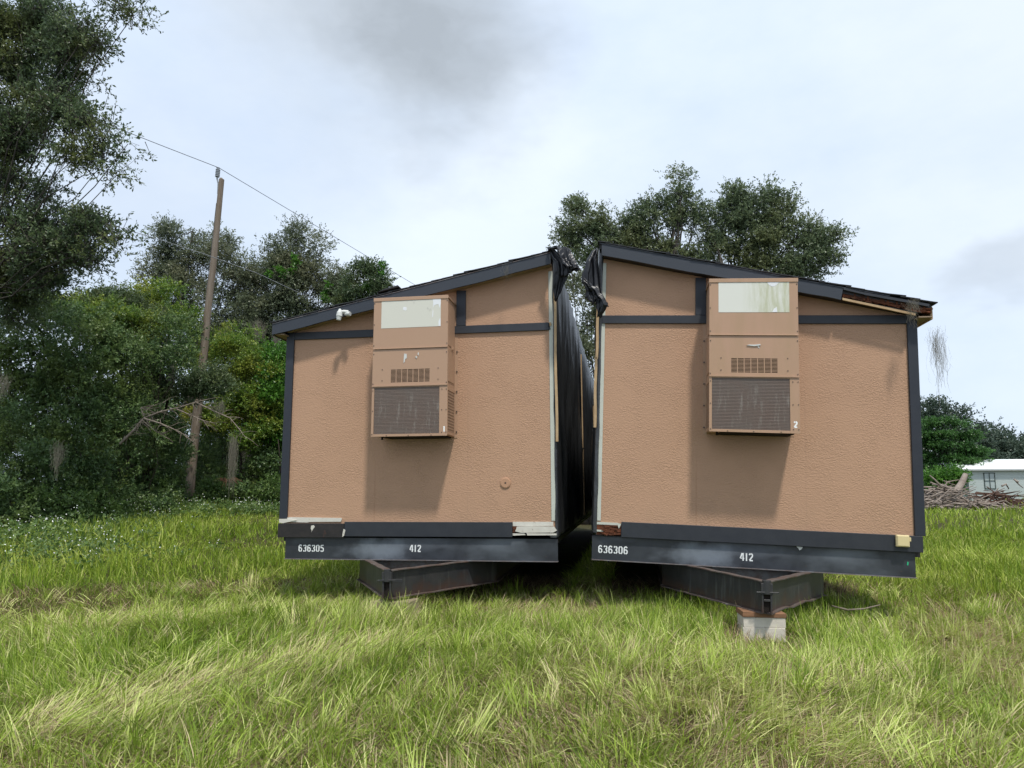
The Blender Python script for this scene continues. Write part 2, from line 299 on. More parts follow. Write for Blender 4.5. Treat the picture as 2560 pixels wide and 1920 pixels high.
# ------------------------------------------------------------------ object helpers
def tag(o, label=None, cat=None, group=None, kind=None):
    if label: o['label'] = label
    if cat: o['category'] = cat
    if group: o['group'] = group
    if kind: o['kind'] = kind
    return o
def empty(name, loc=(0, 0, 0), rot=(0, 0, 0), mw=None):
    o = bpy.data.objects.new(name, None); COL.objects.link(o); o.empty_display_size = .2
    if mw is not None: o.matrix_world = mw
    else: o.location = loc; o.rotation_euler = rot
    return o
class MB:
    def __init__(s): s.v = []; s.f = []; s.m = []
    def add(s, vs, fs, mi=0):
        k = len(s.v); s.v += [tuple(float(c) for c in v) for v in vs]; s.f += [tuple(i+k for i in f) for f in fs]; s.m += [mi]*len(fs)
    def box(s, x0, x1, y0, y1, z0, z1, mi=0):
        s.add([(x0,y0,z0),(x1,y0,z0),(x1,y1,z0),(x0,y1,z0),(x0,y0,z1),(x1,y0,z1),(x1,y1,z1),(x0,y1,z1)],
              [(0,3,2,1),(4,5,6,7),(0,1,5,4),(1,2,6,5),(2,3,7,6),(3,0,4,7)], mi)
    def prism(s, pts, y0, y1, mi=0):      # polygon in x-z pushed from y0 to y1
        n = len(pts); a = sum(pts[i][0]*pts[(i+1)%n][1]-pts[(i+1)%n][0]*pts[i][1] for i in range(n))
        if a < 0: pts = pts[::-1]
        s.add([(x,y0,z) for x,z in pts]+[(x,y1,z) for x,z in pts],
              [tuple(range(n)), tuple(range(2*n-1, n-1, -1))]+[(i, i+n, (i+1)%n+n, (i+1)%n) for i in range(n)], mi)
    def bar(s, a, b, w, h, up=(0,0,1), mi=0):
        a = Vector(a); b = Vector(b); d = (b-a).normalized(); u = Vector(up); r = d.cross(u).normalized(); u = r.cross(d)
        c = [(-w/2,-h/2),(w/2,-h/2),(w/2,h/2),(-w/2,h/2)]
        s.add([a+r*x+u*y for x,y in c]+[b+r*x+u*y for x,y in c], [(0,1,2,3),(7,6,5,4),(0,4,5,1),(1,5,6,2),(2,6,7,3),(3,7,4,0)], mi)
    def tube(s, pts, rad, n=8, mi=0, cap=True):
        pts = [Vector(p) for p in pts]; rad = rad if isinstance(rad, (list, tuple)) else [rad]*len(pts)
        V = []; prev = None
        for i, p in enumerate(pts):
            d = (pts[min(i+1, len(pts)-1)]-pts[max(i-1, 0)]).normalized()
            r = prev if prev is not None else d.orthogonal().normalized()
            r = (r-d*r.dot(d)); r = r.normalized() if r.length > 1e-6 else d.orthogonal().normalized(); prev = r; q = d.cross(r)
            for k in range(n):
                a = 2*math.pi*k/n; V.append(p+(r*math.cos(a)+q*math.sin(a))*rad[i])
        Fs = [(i*n+k, i*n+(k+1)%n, (i+1)*n+(k+1)%n, (i+1)*n+k) for i in range(len(pts)-1) for k in range(n)]
        if cap: Fs += [tuple(range(n-1, -1, -1)), tuple(range((len(pts)-1)*n, len(pts)*n))]
        s.add(V, Fs, mi)
    def grid(s, P, mi=0):                 # P: rows of points
        r = len(P); c = len(P[0])
        s.add([p for row in P for p in row], [(i*c+j, i*c+j+1, (i+1)*c+j+1, (i+1)*c+j) for i in range(r-1) for j in range(c-1)], mi)
    def build_split(s, name, mats, parent=None, **k):
        # one object for every connected piece
        par = list(range(len(s.v)))
        def fd(i):
            while par[i] != i: par[i] = par[par[i]]; i = par[i]
            return i
        for f in s.f:
            for q in f[1:]: par[fd(q)] = fd(f[0])
        gr = {}
        for f in s.f: gr.setdefault(fd(f[0]), []).append(f)
        for fs in gr.values():
            ids = sorted({i for f in fs for i in f}); mp = {i: j for j, i in enumerate(ids)}
            m = MB(); m.add([s.v[i] for i in ids], [tuple(mp[i] for i in f) for f in fs]); m.build(name, mats, parent, **k)
    def build(s, name, mats, parent=None, smooth=False, bevel=0.0, solid=0.0, loc=None):
        me = bpy.data.meshes.new(name); me.from_pydata(s.v, [], s.f); me.update()
        mats = mats if isinstance(mats, (list, tuple)) else [mats]
        for m in mats: me.materials.append(m)
        if any(s.m): me.polygons.foreach_set('material_index', s.m)
        if smooth: me.polygons.foreach_set('use_smooth', [True]*len(me.polygons))
        o = bpy.data.objects.new(name, me); COL.objects.link(o)
        if parent is not None: o.parent = parent
        if loc is not None: o.location = loc
        if bevel:
            b = o.modifiers.new('b', 'BEVEL'); b.width = bevel; b.segments = 1; b.limit_method = 'ANGLE'
        if solid:
            b = o.modifiers.new('s', 'SOLIDIFY'); b.thickness = solid
        return o
def np_mesh(name, V, Fq, material, var=None, parent=None, smooth=False):
    """V (n,3), Fq (m,k) all faces with k corners, var (n,)"""
    me = bpy.data.meshes.new(name); n = len(V); m, k = Fq.shape
    me.vertices.add(n); me.vertices.foreach_set('co', np.ascontiguousarray(V, dtype=np.float32).ravel())
    me.loops.add(m*k); me.loops.foreach_set('vertex_index', np.ascontiguousarray(Fq, dtype=np.int32).ravel())
    me.polygons.add(m); me.polygons.foreach_set('loop_start', np.arange(0, m*k, k, dtype=np.int32))
    if smooth: me.polygons.foreach_set('use_smooth', np.ones(m, dtype=bool))
    if var is not None:
        a = me.attributes.new('v', 'FLOAT', 'POINT'); a.data.foreach_set('value', np.ascontiguousarray(var, dtype=np.float32))
    me.update(calc_edges=True); me.materials.append(material)
    o = bpy.data.objects.new(name, me); COL.objects.link(o)
    if parent is not None: o.parent = parent
    return o
def smst(a, b, x): t = np.clip((x-a)/(b-a), 0, 1); return t*t*(3-2*t)
def pnoise(x, y, s, seed=0):             # cheap smooth value field in -1..1
    r = np.random.default_rng(seed); o = 0
    for i in range(6):
        a = r.uniform(0, 6.283); w = s*r.uniform(.6, 1.7); p = r.uniform(0, 6.283)
        o = o+np.sin((x*math.cos(a)+y*math.sin(a))*w+p+1.3*np.sin((x*math.sin(a)-y*math.cos(a))*w*.7+p*2))
    return o/3.2
def ground_z(x, y):
    x = np.asarray(x, float); y = np.asarray(y, float)
    s = -.75*x+.66*y
    z = .85*smst(9, 26, s)*smst(-4.5, -9, x)+.42*smst(14, 40, y)*smst(4, 9, x)+.3*smst(26, 40, y)*smst(9, -4, np.abs(x))
    z = z+.035*pnoise(x, y, 1.1, 3)*smst(60, 20, y)
    z = np.where((x > 1.0) & (x < 1.7) & (y > 7.2) & (y < 8.2), 0, z)
    return z

# ------------------------------------------------------------------ ground
def make_ground():
    ys = np.concatenate([np.linspace(-12, 2, 15), np.linspace(2.2, 16, 90), np.linspace(16.5, 60, 60), np.linspace(70, 900, 14)])
    xs = np.concatenate([np.linspace(-700, -40, 10), np.linspace(-38, -14, 30), np.linspace(-13.8, 12, 160), np.linspace(13, 50, 40), np.linspace(60, 700, 10)])
    X, Y = np.meshgrid(xs, ys); Z = ground_z(X, Y); V = np.stack([X, Y, Z], -1).reshape(-1, 3)
    r, c = X.shape; i = np.arange(r-1)[:, None]*c+np.arange(c-1)[None]; Fq = np.stack([i, i+1, i+c+1, i+c], -1).reshape(-1, 4)
    def ex(H, c_):
        a = H['mix'](H['rng'](H['tex'](.35, 4), .4, .62), (.045, .045, .018), (.075, .085, .026))
        b = H['mix'](H['rng'](H['tex'](2.6, 6), .42, .62, 0, .8), a, (.075, .055, .032))
        return H['mix'](H['rng'](H['tex'](14, 6), .52, .62, 0, .6), b, (.035, .028, .018))
    m = mat('thatched_soil', (.07, .06, .03), .95, .1, extra=ex, bump=(30, 1, .03))
    o = np_mesh('ground', V, Fq, m, smooth=True); tag(o, kind='structure')
make_ground()

# ------------------------------------------------------------------ grass
def blades(n, pts, length, lean, az, width, var, name, material, kinked=False):
    """n curved blades of 3 segments: 7 points, quads+tip as quads"""
    x, y = pts[:, 0], pts[:, 1]; z = ground_z(x, y)-.01
    base = np.stack([x, y, z], 1)
    d = np.stack([np.cos(az), np.sin(az), np.zeros(n)], 1)
    fa = az+math.pi/2+RNG.normal(0, .9, n)
    w = np.stack([np.cos(fa), np.sin(fa), RNG.normal(0, .25, n)], 1)*(width/2)[:, None]
    ts = np.array([0, .38, .72, 1.0]); ang0 = lean*.45
    P = [base]; cur = base.copy()
    for k in range(3):
        a = np.clip(ang0+(lean*1.25-ang0)*((k+.5)/3)**1.1, 0, 1.62)
        st = (length*(ts[k+1]-ts[k]))[:, None]*(d*np.sin(a)[:, None]+np.array([0, 0, 1.0])*np.cos(a)[:, None])
        cur = cur+st; P.append(cur)
    for k in (1, 2, 3):                                   # never dive below the sod
        gz = ground_z(P[k][:, 0], P[k][:, 1])+.012; P[k][:, 2] = np.maximum(P[k][:, 2], gz)
    V = np.stack([P[0]-w, P[0]+w, P[1]-w*.9, P[1]+w*.9, P[2]-w*.62, P[2]+w*.62, P[3]-w*.08, P[3]+w*.08], 1).reshape(-1, 3)
    i = (np.arange(n)*8)[:, None]; Fq = np.concatenate([i+np.array([[0, 1, 3, 2]]), i+np.array([[2, 3, 5, 4]]), i+np.array([[4, 5, 7, 6]])], 0)
    return np_mesh(name, V, Fq, material, np.repeat(var, 8))
def scatter(n, r0, r1, p, half=46):
    u = RNG.random(n); e = 2-p
    r = (r0**e+u*(r1**e-r0**e))**(1/e)
    a = R_(90)-YAW*1.0+RNG.uniform(-R_(half), R_(half), n)
    return np.stack([r*np.cos(a), r*np.sin(a)], 1)
def flow(x, y):                                            # direction in which the long grass has been laid over
    az = 2.6*pnoise(x, y, .42, 21)+1.2*pnoise(x, y, 1.5, 22)+R_(-60)
    return az
def track(x, y):                                           # strips of grass flattened long ago: returns weight, heading
    w = np.zeros_like(x); hd = np.zeros_like(x)
    for (x0, y0, x1, y1, wd, curve) in ((-3.6, 4.3, -2.1, 6.7, .42, .25), (3.5, 8.6, 3.3, 5.0, .55, -.3), (-5.5, 7.0, -2.9, 9.3, .35, .2),(.3, 5.6, 1.2, 3.4, .3, .2)):
        L_ = math.hypot(x1-x0, y1-y0); tx, ty = (x1-x0)/L_, (y1-y0)/L_
        s = (x-x0)*tx+(y-y0)*ty; q = -(x-x0)*ty+(y-y0)*tx-curve*np.sin(np.clip(s/L_, 0, 1)*math.pi)
        k = np.exp(-(q/wd)**2)*smst(-.6, .3, s)*smst(L_+.6, L_-.3, s)
        hd = np.where(k > w, math.atan2(ty, tx)+.35*np.sign(q), hd); w = np.maximum(w, k)
    return w, hd
def under_house(x, y): return ((x > -4.3) & (x < -.9) & (y > 10.5)) | ((x > -.2) & (x < 3.1) & (y > 10.3)) 
def grass_layer(n, r0, r1, p, lmin, lmax, wbase, name, label, flat=.72):
    pts = scatter(n, r0, r1, p)
    # tussocks: pull blades towards clump centres
    cell = .34; cxy = np.floor(pts/cell); h = np.sin(cxy[:, 0]*127.1+cxy[:, 1]*311.7)*43758.5; h -= np.floor(h); h2 = np.sin(cxy[:, 0]*269.5+cxy[:, 1]*183.3)*24634.6; h2 -= np.floor(h2)
    cen = (cxy+.25+.5*np.stack([h, h2], 1))*cell
    pull = RNG.random(n)*.6*(h > .45); pts = pts+(cen-pts)*pull[:, None]
    ok = ~under_house(pts[:, 0], pts[:, 1]); pts = pts[ok]; n = len(pts); pull = pull[ok]; h = h[ok]; h2 = h2[ok]
    cen = cen[ok]
    x, y = pts.T; r = np.hypot(x, y)
    tall = .5+.5*pnoise(x, y, .9, 31); tw, th = track(x, y)
    length = (lmin+(lmax-lmin)*RNG.random(n)**1.5)*(.55+.5*tall)*(.8+.5*h2)
    lay = np.clip(flat+.50*pnoise(x, y, .95, 41)+.9*tw, 0, 1)   # 0 upright .. 1 flattened
    lean = np.clip(RNG.normal(.50+.95*lay, .42, n), .05, 1.55)
    az = flow(x, y)+RNG.normal(0, 1.6-.6*lay, n)
    out = np.arctan2(pts[:, 1]-cen[:, 1], pts[:, 0]-cen[:, 0])
    az = np.where((pull > .15) & (tw < .3) & (lay < .6), out+RNG.normal(0, .5, n), az)
    az = np.where(tw > .3, th+RNG.normal(0, .45, n), az)
    rnd = RNG.random(n)
    loose = RNG.random(n) < .10; az = np.where(loose, RNG.uniform(0, 6.283, n), az); lean = np.where(loose, RNG.uniform(.05, .5, n), lean)
    pale = .5+.5*pnoise(x, y, .8, 55)
    var = np.clip(.34+.62*(rnd-.5)+.26*(pale-.5)+.20*(lay-.45)+.16*tw+.16*(h-.5), .0, .85)
    straw = RNG.random(n) < (.10+.22*lay*pale+.30*(tw > .35)); var = np.where(straw, RNG.uniform(.80, 1.0, n), var)
    width = wbase*(.7+.7*RNG.random(n))*np.maximum(1, r/7.0)
    clear = (np.abs(x-1.33) < .40) & (y < 7.8) & (y > 6.6); length = np.where(clear, np.minimum(length, .05+.10*smst(7.5, 6.6, y)+.07*RNG.random(n)**3), length)
    o = blades(n, pts, length, lean, az, width, var, name, material=M['grass' if r1 < 12 else 'grass_far'])
    tag(o, label, 'grass', kind='stuff'); return o
grass_layer(200000, 2.9, 9.5, 1.0, .09, .32, .0070, 'grass', 'long matted green grass in the foreground before the two building halves')
grass_layer(140000, 8.5, 26, 1.25, .13, .36, .0060, 'grass', 'tall meadow grass beside and under the building halves', .35)
grass_layer(60000, 24, 75, 1.2, .25, .5, .0065, 'grass', 'distant sunlit meadow grass up to the trees and brush piles', .2)
def locks(nb, per, r0, r1, name, label, lmin, lmax, seed, w0=.0075):
    pts = scatter(nb, r0, r1, 1.0); x, y = pts.T; tw, th = track(x, y); ok = ~under_house(x, y) & (RNG.random(nb) < .35+.5*(pnoise(x, y, .9, 77) > -.1)+tw); pts = pts[ok]
    for ex in ((-2.5, 7.35, 26, .34), (-1.0, 7.6, 16, .5), (.4, 7.5, 16, .45), (2.3, 7.6, 8, .3)):     # thick tufts by the tow frames
        pts = np.concatenate([pts, np.stack([ex[0]+RNG.normal(0, ex[3], ex[2]), ex[1]+RNG.normal(0, .14, ex[2])], 1)])
    x, y = pts.T; ex_ = (y > 7.0) & (y < 7.9); pts = pts[~((np.abs(x-1.33) < .55) & (y > 6.5) & (y < 8))]; x, y = pts.T; nb = len(pts); tw, th = track(x, y)
    az = flow(x, y)+RNG.normal(0, 1.7, nb); az = np.where(tw > .3, th+RNG.normal(0, .35, nb), az)
    lean = np.clip(RNG.normal(1.12, .36, nb), .15, 1.52); lean = np.where(tw > .3, 1.25, lean); ln = RNG.uniform(lmin, lmax, nb); tf = (np.abs(x+2.5) < 1.1) & (y > 7.05) & (y < 7.65); ln = np.where(tf, .40, ln); lean = np.where(tf, np.minimum(lean, .75), lean); vv = np.clip(RNG.normal(.46, .24, nb)+.12*tw, .05, .85); vv = np.where(RNG.random(nb) < .13, RNG.uniform(.85, 1, nb), vv); rad = RNG.uniform(.02, .07, nb)
    rep = lambda a: np.repeat(a, per); n = nb*per; P = np.repeat(pts, per, 0)+RNG.normal(size=(n, 2))*rep(rad)[:, None]
    v = np.clip(rep(vv)+RNG.normal(0, .10, n), 0, 1); v = np.where(RNG.random(n) < .08, RNG.uniform(.8, 1, n), v)
    wd = w0*RNG.uniform(.6, 1.25, n)*np.maximum(1, np.hypot(*P.T)/7.5)
    o = blades(n, P, rep(ln)*RNG.uniform(.6, 1.15, n), np.clip(rep(lean)+RNG.normal(0, .16, n), .05, 1.55), rep(az)+RNG.normal(0, .22, n), wd, v, name, M['grass']); tag(o, label, 'grass', kind='stuff')
locks(5200, 17, 3.0, 11.5, 'grass_locks', 'longer locks of grass combed over in swirls across the foreground', .14, .38, 5)
# dead thatch lying in the sod
def thatch():
    n = 130000; pts = scatter(n, 2.9, 12, 1.0); x, y = pts.T
    keep = (pnoise(x, y, 1.3, 61)+.3*RNG.normal(size=n)) > -.55; pts = pts[keep]; n = len(pts); x, y = pts.T
    var = RNG.random(n)
    o = blades(n, pts, RNG.uniform(.10, .30, n), np.clip(RNG.normal(1.22, .22, n), .6, 1.55), flow(x, y)+RNG.normal(0, 1.0, n), RNG.uniform(.003, .005, n)*np.maximum(1, np.hypot(x, y)/7), var, 'thatch',
               leaf_mat('dry_thatch', (.12, .075, .042), (.26, .185, .11), (.42, .34, .22), None, trans=.1, rough=.8, spec=.1))
    tag(o, 'brown dead thatch lying low between the green grass blades', 'dead grass', kind='stuff')
thatch()

# ------------------------------------------------------------------ stencilled digits
GL = {'0': [[(.43,1.7),(.15,1.42),(.15,.28),(.43,0)], [(.57,1.7),(.85,1.42),(.85,.28),(.57,0)]],
 '6': [[(.86,1.42),(.62,1.66),(.40,1.66),(.15,1.38),(.15,.28),(.43,0)], [(.57,0),(.85,.28),(.85,.72),(.60,.98),(.30,.92)]],
 '3': [[(.14,1.40),(.42,1.68)], [(.58,1.68),(.85,1.42),(.85,1.10),(.55,.90)], [(.55,.84),(.85,.62),(.85,.28),(.58,0)], [(.42,0),(.14,.28)]],
 '5': [[(.88,1.60),(.20,1.60),(.20,.98),(.55,1.02),(.85,.78),(.85,.28),(.58,0)], [(.42,0),(.14,.26)]],
 '4': [[(.52,1.68),(.12,.55),(.46,.52)], [(.72,1.7),(.72,0)], [(.72,.52),(.95,.52)]],
 '1': [[(.5,1.7),(.5,0)]], '1f': [[(.28,1.42),(.55,1.62),(.55,0)]],
 '2': [[(.14,1.34),(.42,1.68)], [(.58,1.68),(.86,1.38),(.80,1.02),(.18,.16)], [(.20,.13),(.92,.13)]]}
def ribbon(mb, path, t, ox, oz, s, y):
    n = len(path); L_, R2 = [], []
    for i, p in enumerate(path):
        a = Vector(path[max(i-1, 0)]); b = Vector(path[min(i+1, n-1)]); d = (b-a).normalized(); q = Vector((-d.y, d.x))*t/2
        L_.append((ox+(p[0]+q.x)*s, y, oz+(p[1]+q.y)*s)); R2.append((ox+(p[0]-q.x)*s, y, oz+(p[1]-q.y)*s))
    for i in range(n-1): mb.add([L_[i], R2[i], R2[i+1], L_[i+1]], [(0, 1, 2, 3)])
def digits(text, x0, x1, z0, h, y, name, material, parent, t=.30):
    mb = MB(); s = h/1.7; n = len(text); pitch = (x1-x0-s)/(n-1) if n > 1 else 0
    for i, ch in enumerate(text):
        k = '1f' if (ch == '1' and n == 1) else ch
        for path in GL[k]:
            ribbon(mb, path, t, x0+i*pitch, z0, s, y-.0004*random.random())
    return mb.build(name, material, parent)

# ------------------------------------------------------------------ the two building halves
def ridge_z(u, dz): return 3.69+dz-.208*u                    # underside of fascia at distance u from the ridge side
LEN = 17.0
def building(side, mw, label):
    Lh = side == 'L'
    X = (lambda u: 3.55-u) if Lh else (lambda u: u+.02)
    dz = .02 if Lh else -.02; bz = .035 if Lh else 0.0
    B = empty('modular_building', mw=mw); tag(B, label, 'building', 'two halves of a modular building parked side by side')
    def bx(mb, u0, u1, *r, **k): a, b = sorted((X(u0), X(u1))); mb.box(a, b, *r, **k)
    # front wall
    w = MB(); w.prism([(X(.02), .40), (X(3.60), .40), (X(3.60), ridge_z(3.60, dz)+.1), (X(.02), ridge_z(.02, dz)+.1)], 0, .10); w.build('front_wall', M['stucco'], B)
    s_ = MB(); bx(s_, 3.52, 3.60, .102, LEN, .28, 3.02); s_.build('side_wall', M['stucco'], B)
    s_ = MB(); bx(s_, .02, .10, .102, LEN, .28, 3.70); s_.build('inner_wall_framing', M['white_wood'], B)
    s_ = MB(); s_.prism([(X(.10), .40), (X(3.52), .40), (X(3.52), ridge_z(3.52, dz)+.1), (X(.10), ridge_z(.10, dz)+.1)], LEN-.1, LEN); s_.build('back_wall', M['stucco'], B)
    s_ = MB(); bx(s_, .0, 3.6, .06, LEN, .22, .278); s_.build('floor', M['old_trim'], B)
    # trims
    z0, z1 = .278, .455
    if Lh:
        a = MB(); a.box(-.09, .812, -.040, -.002, z0-.005, z1-.004); a.build('skirt_board', M['old_trim'], B, bevel=.004)['label'] = 'weathered skirt board with flaking white flecks'
        a = MB(); a.box(.815, 2.993, -.034, -.002, z0+.012, z1+.018); a.build('skirt_board', M['trim'], B, bevel=.003)
        a = MB()                                               # stripped lower strips
        a.prism([(.03,.47),(.30,.462),(.34,.470),(.76,.474),(.77,.50),(.765,.520),(.06,.530),(.01,.522)], -.020, -.001)
        a.prism([(-.075,.462),(-.02,.455),(.10,.480),(.16,.492),(.02,.51),(-.08,.508)], -.034, -.0205)
        a.build('peeled_board', M['peel'], B)
        a = MB()
        a.prism([(2.997,.478),(3.50,.478),(3.50,.430),(2.997,.425)], -.012, -.001)
        a.prism([(3.05,.420),(3.20,.425),(3.51,.422),(3.545,.375),(3.50,.350),(3.10,.345),(3.03,.362)], -.026, -.004)
        a.prism([(2.997,.338),(3.14,.335),(3.16,.318),(2.997,.310)], -.022, -.002)
        a.prism([(3.17,.342),(3.54,.338),(3.54,.318),(3.18,.314)], -.032, -.004)
        a.build('splintered_sheathing', M['peel'], B)
        a = MB(); a.prism([(2.997,.42),(3.10,.41),(3.04,.36),(2.997,.345)], -.020, -.002); a.build('rotten_corner', M['rot'], B)
        a = MB(); a.prism([(.37,.335),(.40,.385),(.42,.41),(.405,.43),(.37,.425),(.365,.39),(.38,.36)], -.043, -.0402); a.prism([(.795,.285),(.82,.30),(.835,.37),(.81,.385),(.80,.34)], -.043, -.0402); a.build_split('peeled_paint', M['peel'], B)
    else:
        a = MB(); a.box(.34, 3.622, -.034, -.002, z0, z1); a.build('skirt_board', M['trim'], B, bevel=.003)
        a = MB()
        for k in range(16):
            x = .055+random.random()*.23; zz = .30+random.random()*.10; l = .05+.09*random.random()
            a.bar((x, -.012-.02*random.random(), zz), (min(x+l, .335), -.02-.02*random.random(), zz+random.uniform(-.025, .02)), .012, .014+.015*random.random())
        a.prism([(.05,.29),(.335,.30),(.335,.40),(.05,.41)], -.010, -.001)
        a.build('rotten_corner', M['rot'], B)
        a = MB(); a.box(.052, .30, -.016, -.001, .412, .440); a.prism([(.295,.44),(.338,.43),(.325,.40),(.312,.375),(.30,.41)], -.045, -.036); a.box(.055, .13, -.03, -.012, .330, .350); a.build('pale_filler_strip', M['white_wood'], B)
    a = MB(); bx(a, 3.525, 3.632, -.030, .10, z1+(.056 if Lh else .002), ridge_z(3.58, dz)+.02); a.build('corner_trim', M['trim_v'], B, bevel=.003)
    a = MB(); bx(a, 1.16, 1.285, -.026, -.001, 2.953+bz, ridge_z(1.2, dz)-.002); a.build('gable_trim', M['trim_v'], B, bevel=.003)
    a = MB()
    u_in = .075 if Lh else .04
    bx(a, u_in, 3.523, -.028, -.001, 2.85+bz, 2.95+bz)
    if Lh: a.prism([(X(.075), 2.985), (X(.062), 2.965), (X(.070), 2.93), (X(.05), 2.90), (X(.075), 2.886)], -.026, -.003)
    a.build('band_trim', M['trim'], B, bevel=.003)
    if Lh:
        a = MB(); a.prism([(X(.073), 2.99), (X(.045), 2.985), (X(.04), 2.95), (X(.062), 2.935)], -.022, -.004); a.build('split_wood_end', M['tan_wood'], B)
    a = MB(); bx(a, .016 if Lh else .034, .072 if Lh else .078, -.010, -.001, z1+(.035 if Lh else 0), ridge_z(.07, dz)-.03); a.build('edge_strip', M['white_wood'], B, bevel=.002)
    # chassis
    c = empty('chassis_beam'); c.parent = B
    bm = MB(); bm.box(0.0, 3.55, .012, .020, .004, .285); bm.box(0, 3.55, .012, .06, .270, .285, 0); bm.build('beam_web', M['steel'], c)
    bm = MB(); bm.box(0.0, 3.552, -.022, .07, -.004, .0035); bm.build('bottom_flange', M['lip'], c)
    num = '636305' if Lh else '636306'
    digits(num, .184 if Lh else .075, .53 if Lh else .420, .094 if Lh else .083, .083, .0110, 'stencilled_number', M['stencil'], c)
    digits('412', 1.672 if Lh else 1.688, 1.822 if Lh else 1.835, .100 if Lh else .081, .086, .0110, 'stencilled_number', M['stencil'], c)
    if not Lh:
        a = MB(); a.prism([(3.462, .135), (3.474, .128), (3.480, .165), (3.468, .172)], .008, .0112); a.build('green_paint_spot', mat('green_paint', (.02, .42, .20), .5), c)
        a = MB(); a.prism([(2.30, .275), (2.37, .272), (2.36, .250), (2.335, .232), (2.32, .255)], -.012, -.004); a.build('torn_scrap', M['offwhite'], B)
    # tongue : two I-beams meeting at the apex, a crossbar and the jack bracket
    t = empty('tow_frame'); t.parent = B
    ax, ay = (1.77, -1.10) if Lh else (1.775, -1.13)
    wbm, fl = MB(), MB()
    for sx in (-1, 1):
        e = Vector((ax+sx*.93, .50, 0)); p = Vector((ax+sx*.012, ay+.02, 0)); d = (e-p).normalized(); nrm = Vector((-d.y, d.x, 0))
        nseg = 14; wob = .002 if Lh else .009
        for z_, th in ((-.006, .010), (-.304, .012)):
            for k in range(nseg):
                q0, q1 = p+(e-p)*k/nseg, p+(e-p)*(k+1)/nseg
                j = (lambda q: Vector((0, 0, (wob*math.sin(q.x*9+q.y*6+1)+wob*.4*math.sin(q.x*41)) if z_ < -.1 else .003*math.sin(q.x*31))))
                fl.bar(q0+Vector((0, 0, z_))+j(q0), q1+Vector((0, 0, z_))+j(q1), .085, th)
        wbm.bar(p+Vector((0, 0, -.155)), e+Vector((0, 0, -.155)), .010, .286)
        ex_ = X(.9) if (sx > 0) == Lh else X(2.65)
        ex_ = ax+sx*.90
        wbm.box(ex_-.006, ex_+.006, .50, LEN-.5, -.298, -.012); fl.box(ex_-.05, ex_+.05, .50, LEN-.5, -.310, -.299); fl.box(ex_-.05, ex_+.05, .50, LEN-.5, -.0115, -.006)
    wbm.build('beam_web', M['tongue'], t, bevel=.001); fl.build('beam_flange', M['flange'], t)
    cb = MB(); cb.box(ax-.66, ax+.66, .10, .11, -.14, -.012); cb.box(ax-.64, ax+.64, .07, .115, -.0115, -.007); cb.build('crossbar', [M['lip']], t)
    br = MB(); hx = ax; hy = ay-.02
    br.box(hx-.055, hx+.055, hy-.030, hy+.02, -.125, -.018); br.tube([(hx, hy-.005, -.12), (hx, hy-.005, .010)], .043, 12)
    br.box(hx-.05, hx-.032, hy-.026, hy+.02, -.300, -.126); br.box(hx+.032, hx+.05, hy-.026, hy+.02, -.300, -.126)
    br.bar((hx-.1, hy-.035, -.105), (hx+.11, hy-.035, -.10), .012, .012)
    br.box(hx+.056, hx+.17, hy+.00, hy+.01, -.125, -.095) if Lh else br.box(hx-.03, hx+.03, hy-.028, hy+.01, -.19, -.17)
    br.build('hitch_bracket', M['tongue'], t, bevel=.002)
    bk = MB(); bk.box(hx-.0315, hx+.0315, hy-.002, hy+.01, -.29, -.127); bk.build('dark_opening', M['slot'], t)
    # roof : deck, shingles, fascia, soffit
    rf = empty('roof'); rf.parent = B
    th = .145; slope = -.208
    a0, a1 = -.005, 3.76
    def rz(u): return ridge_z(u, dz)
    dk = MB(); dk.prism([(X(a0), rz(a0)+.085), (X(a1-.03), rz(a1-.03)+.085), (X(a1-.03), rz(a1-.03)+th+.006), (X(a0), rz(a0)+th+.006)], -.165, LEN+.2)
    dk.build('deck', M['old_trim'], rf)
    fs = MB()
    ue = a1 if Lh else 2.80
    n = 16
    for k in range(n):
        u, v = a0+.03+(ue-a0-.03)*k/n, a0+.03+(ue-a0-.03)*(k+1)/n
        w1 = lambda q: .004*math.sin(q*5)+.002*math.sin(q*17)
        cut = .03 if (not Lh and k == n-1) else 0
        fs.prism([(X(u), rz(u)+w1(u)), (X(v-cut), rz(v)+w1(v)), (X(v), rz(v)+th+w1(v)), (X(u), rz(u)+th+w1(u))], -.195, -.166)
    fs.build('fascia', M['fascia'], rf)
    de = MB()
    for k in range(24):
        u, v = a0+(a1-a0)*k/24, a0+(a1-a0)*(k+1)/24
        if not Lh and v > 3.3: continue
        de.bar((X(u), -.198, rz(u)+th+.002), (X(v), -.198, rz(v)+th+.002), .010, .007)
    de.build('drip_edge', M['lip'] if Lh else M['fascia'], rf)
    sh = MB(); rr = random.Random(5 if Lh else 9)
    u = a0-.01; i = 0
    while u < a1+.02:
        du = .145; y = -.210+rr.uniform(-.005, .004); lift = rr.random()*.006+(.010 if rr.random() < .16 else 0)
        up0, up1 = max(u-.06, -.025), min(u+du, a1+.03)
        z_a, z_b = rz(up0)+th+.009, rz(up1)+th+.016
        sh.prism([(X(up0), z_a+lift*.3), (X(up1), z_b+lift), (X(up1), z_b+lift+.012), (X(up0), z_a+lift*.3+.014)], y, LEN+.25)
        u += du; i += 1
    if Lh:
        sh.prism([(X(2.30-u_), rz(2.30-u_)+th+.055) for u_ in (0, .30)]+[(X(2.02), rz(2.02)+th+.080), (X(2.20), rz(2.20)+th+.077)], -.23, .5)
    sh.build('shingles', M['shingle'], rf, bevel=.002)
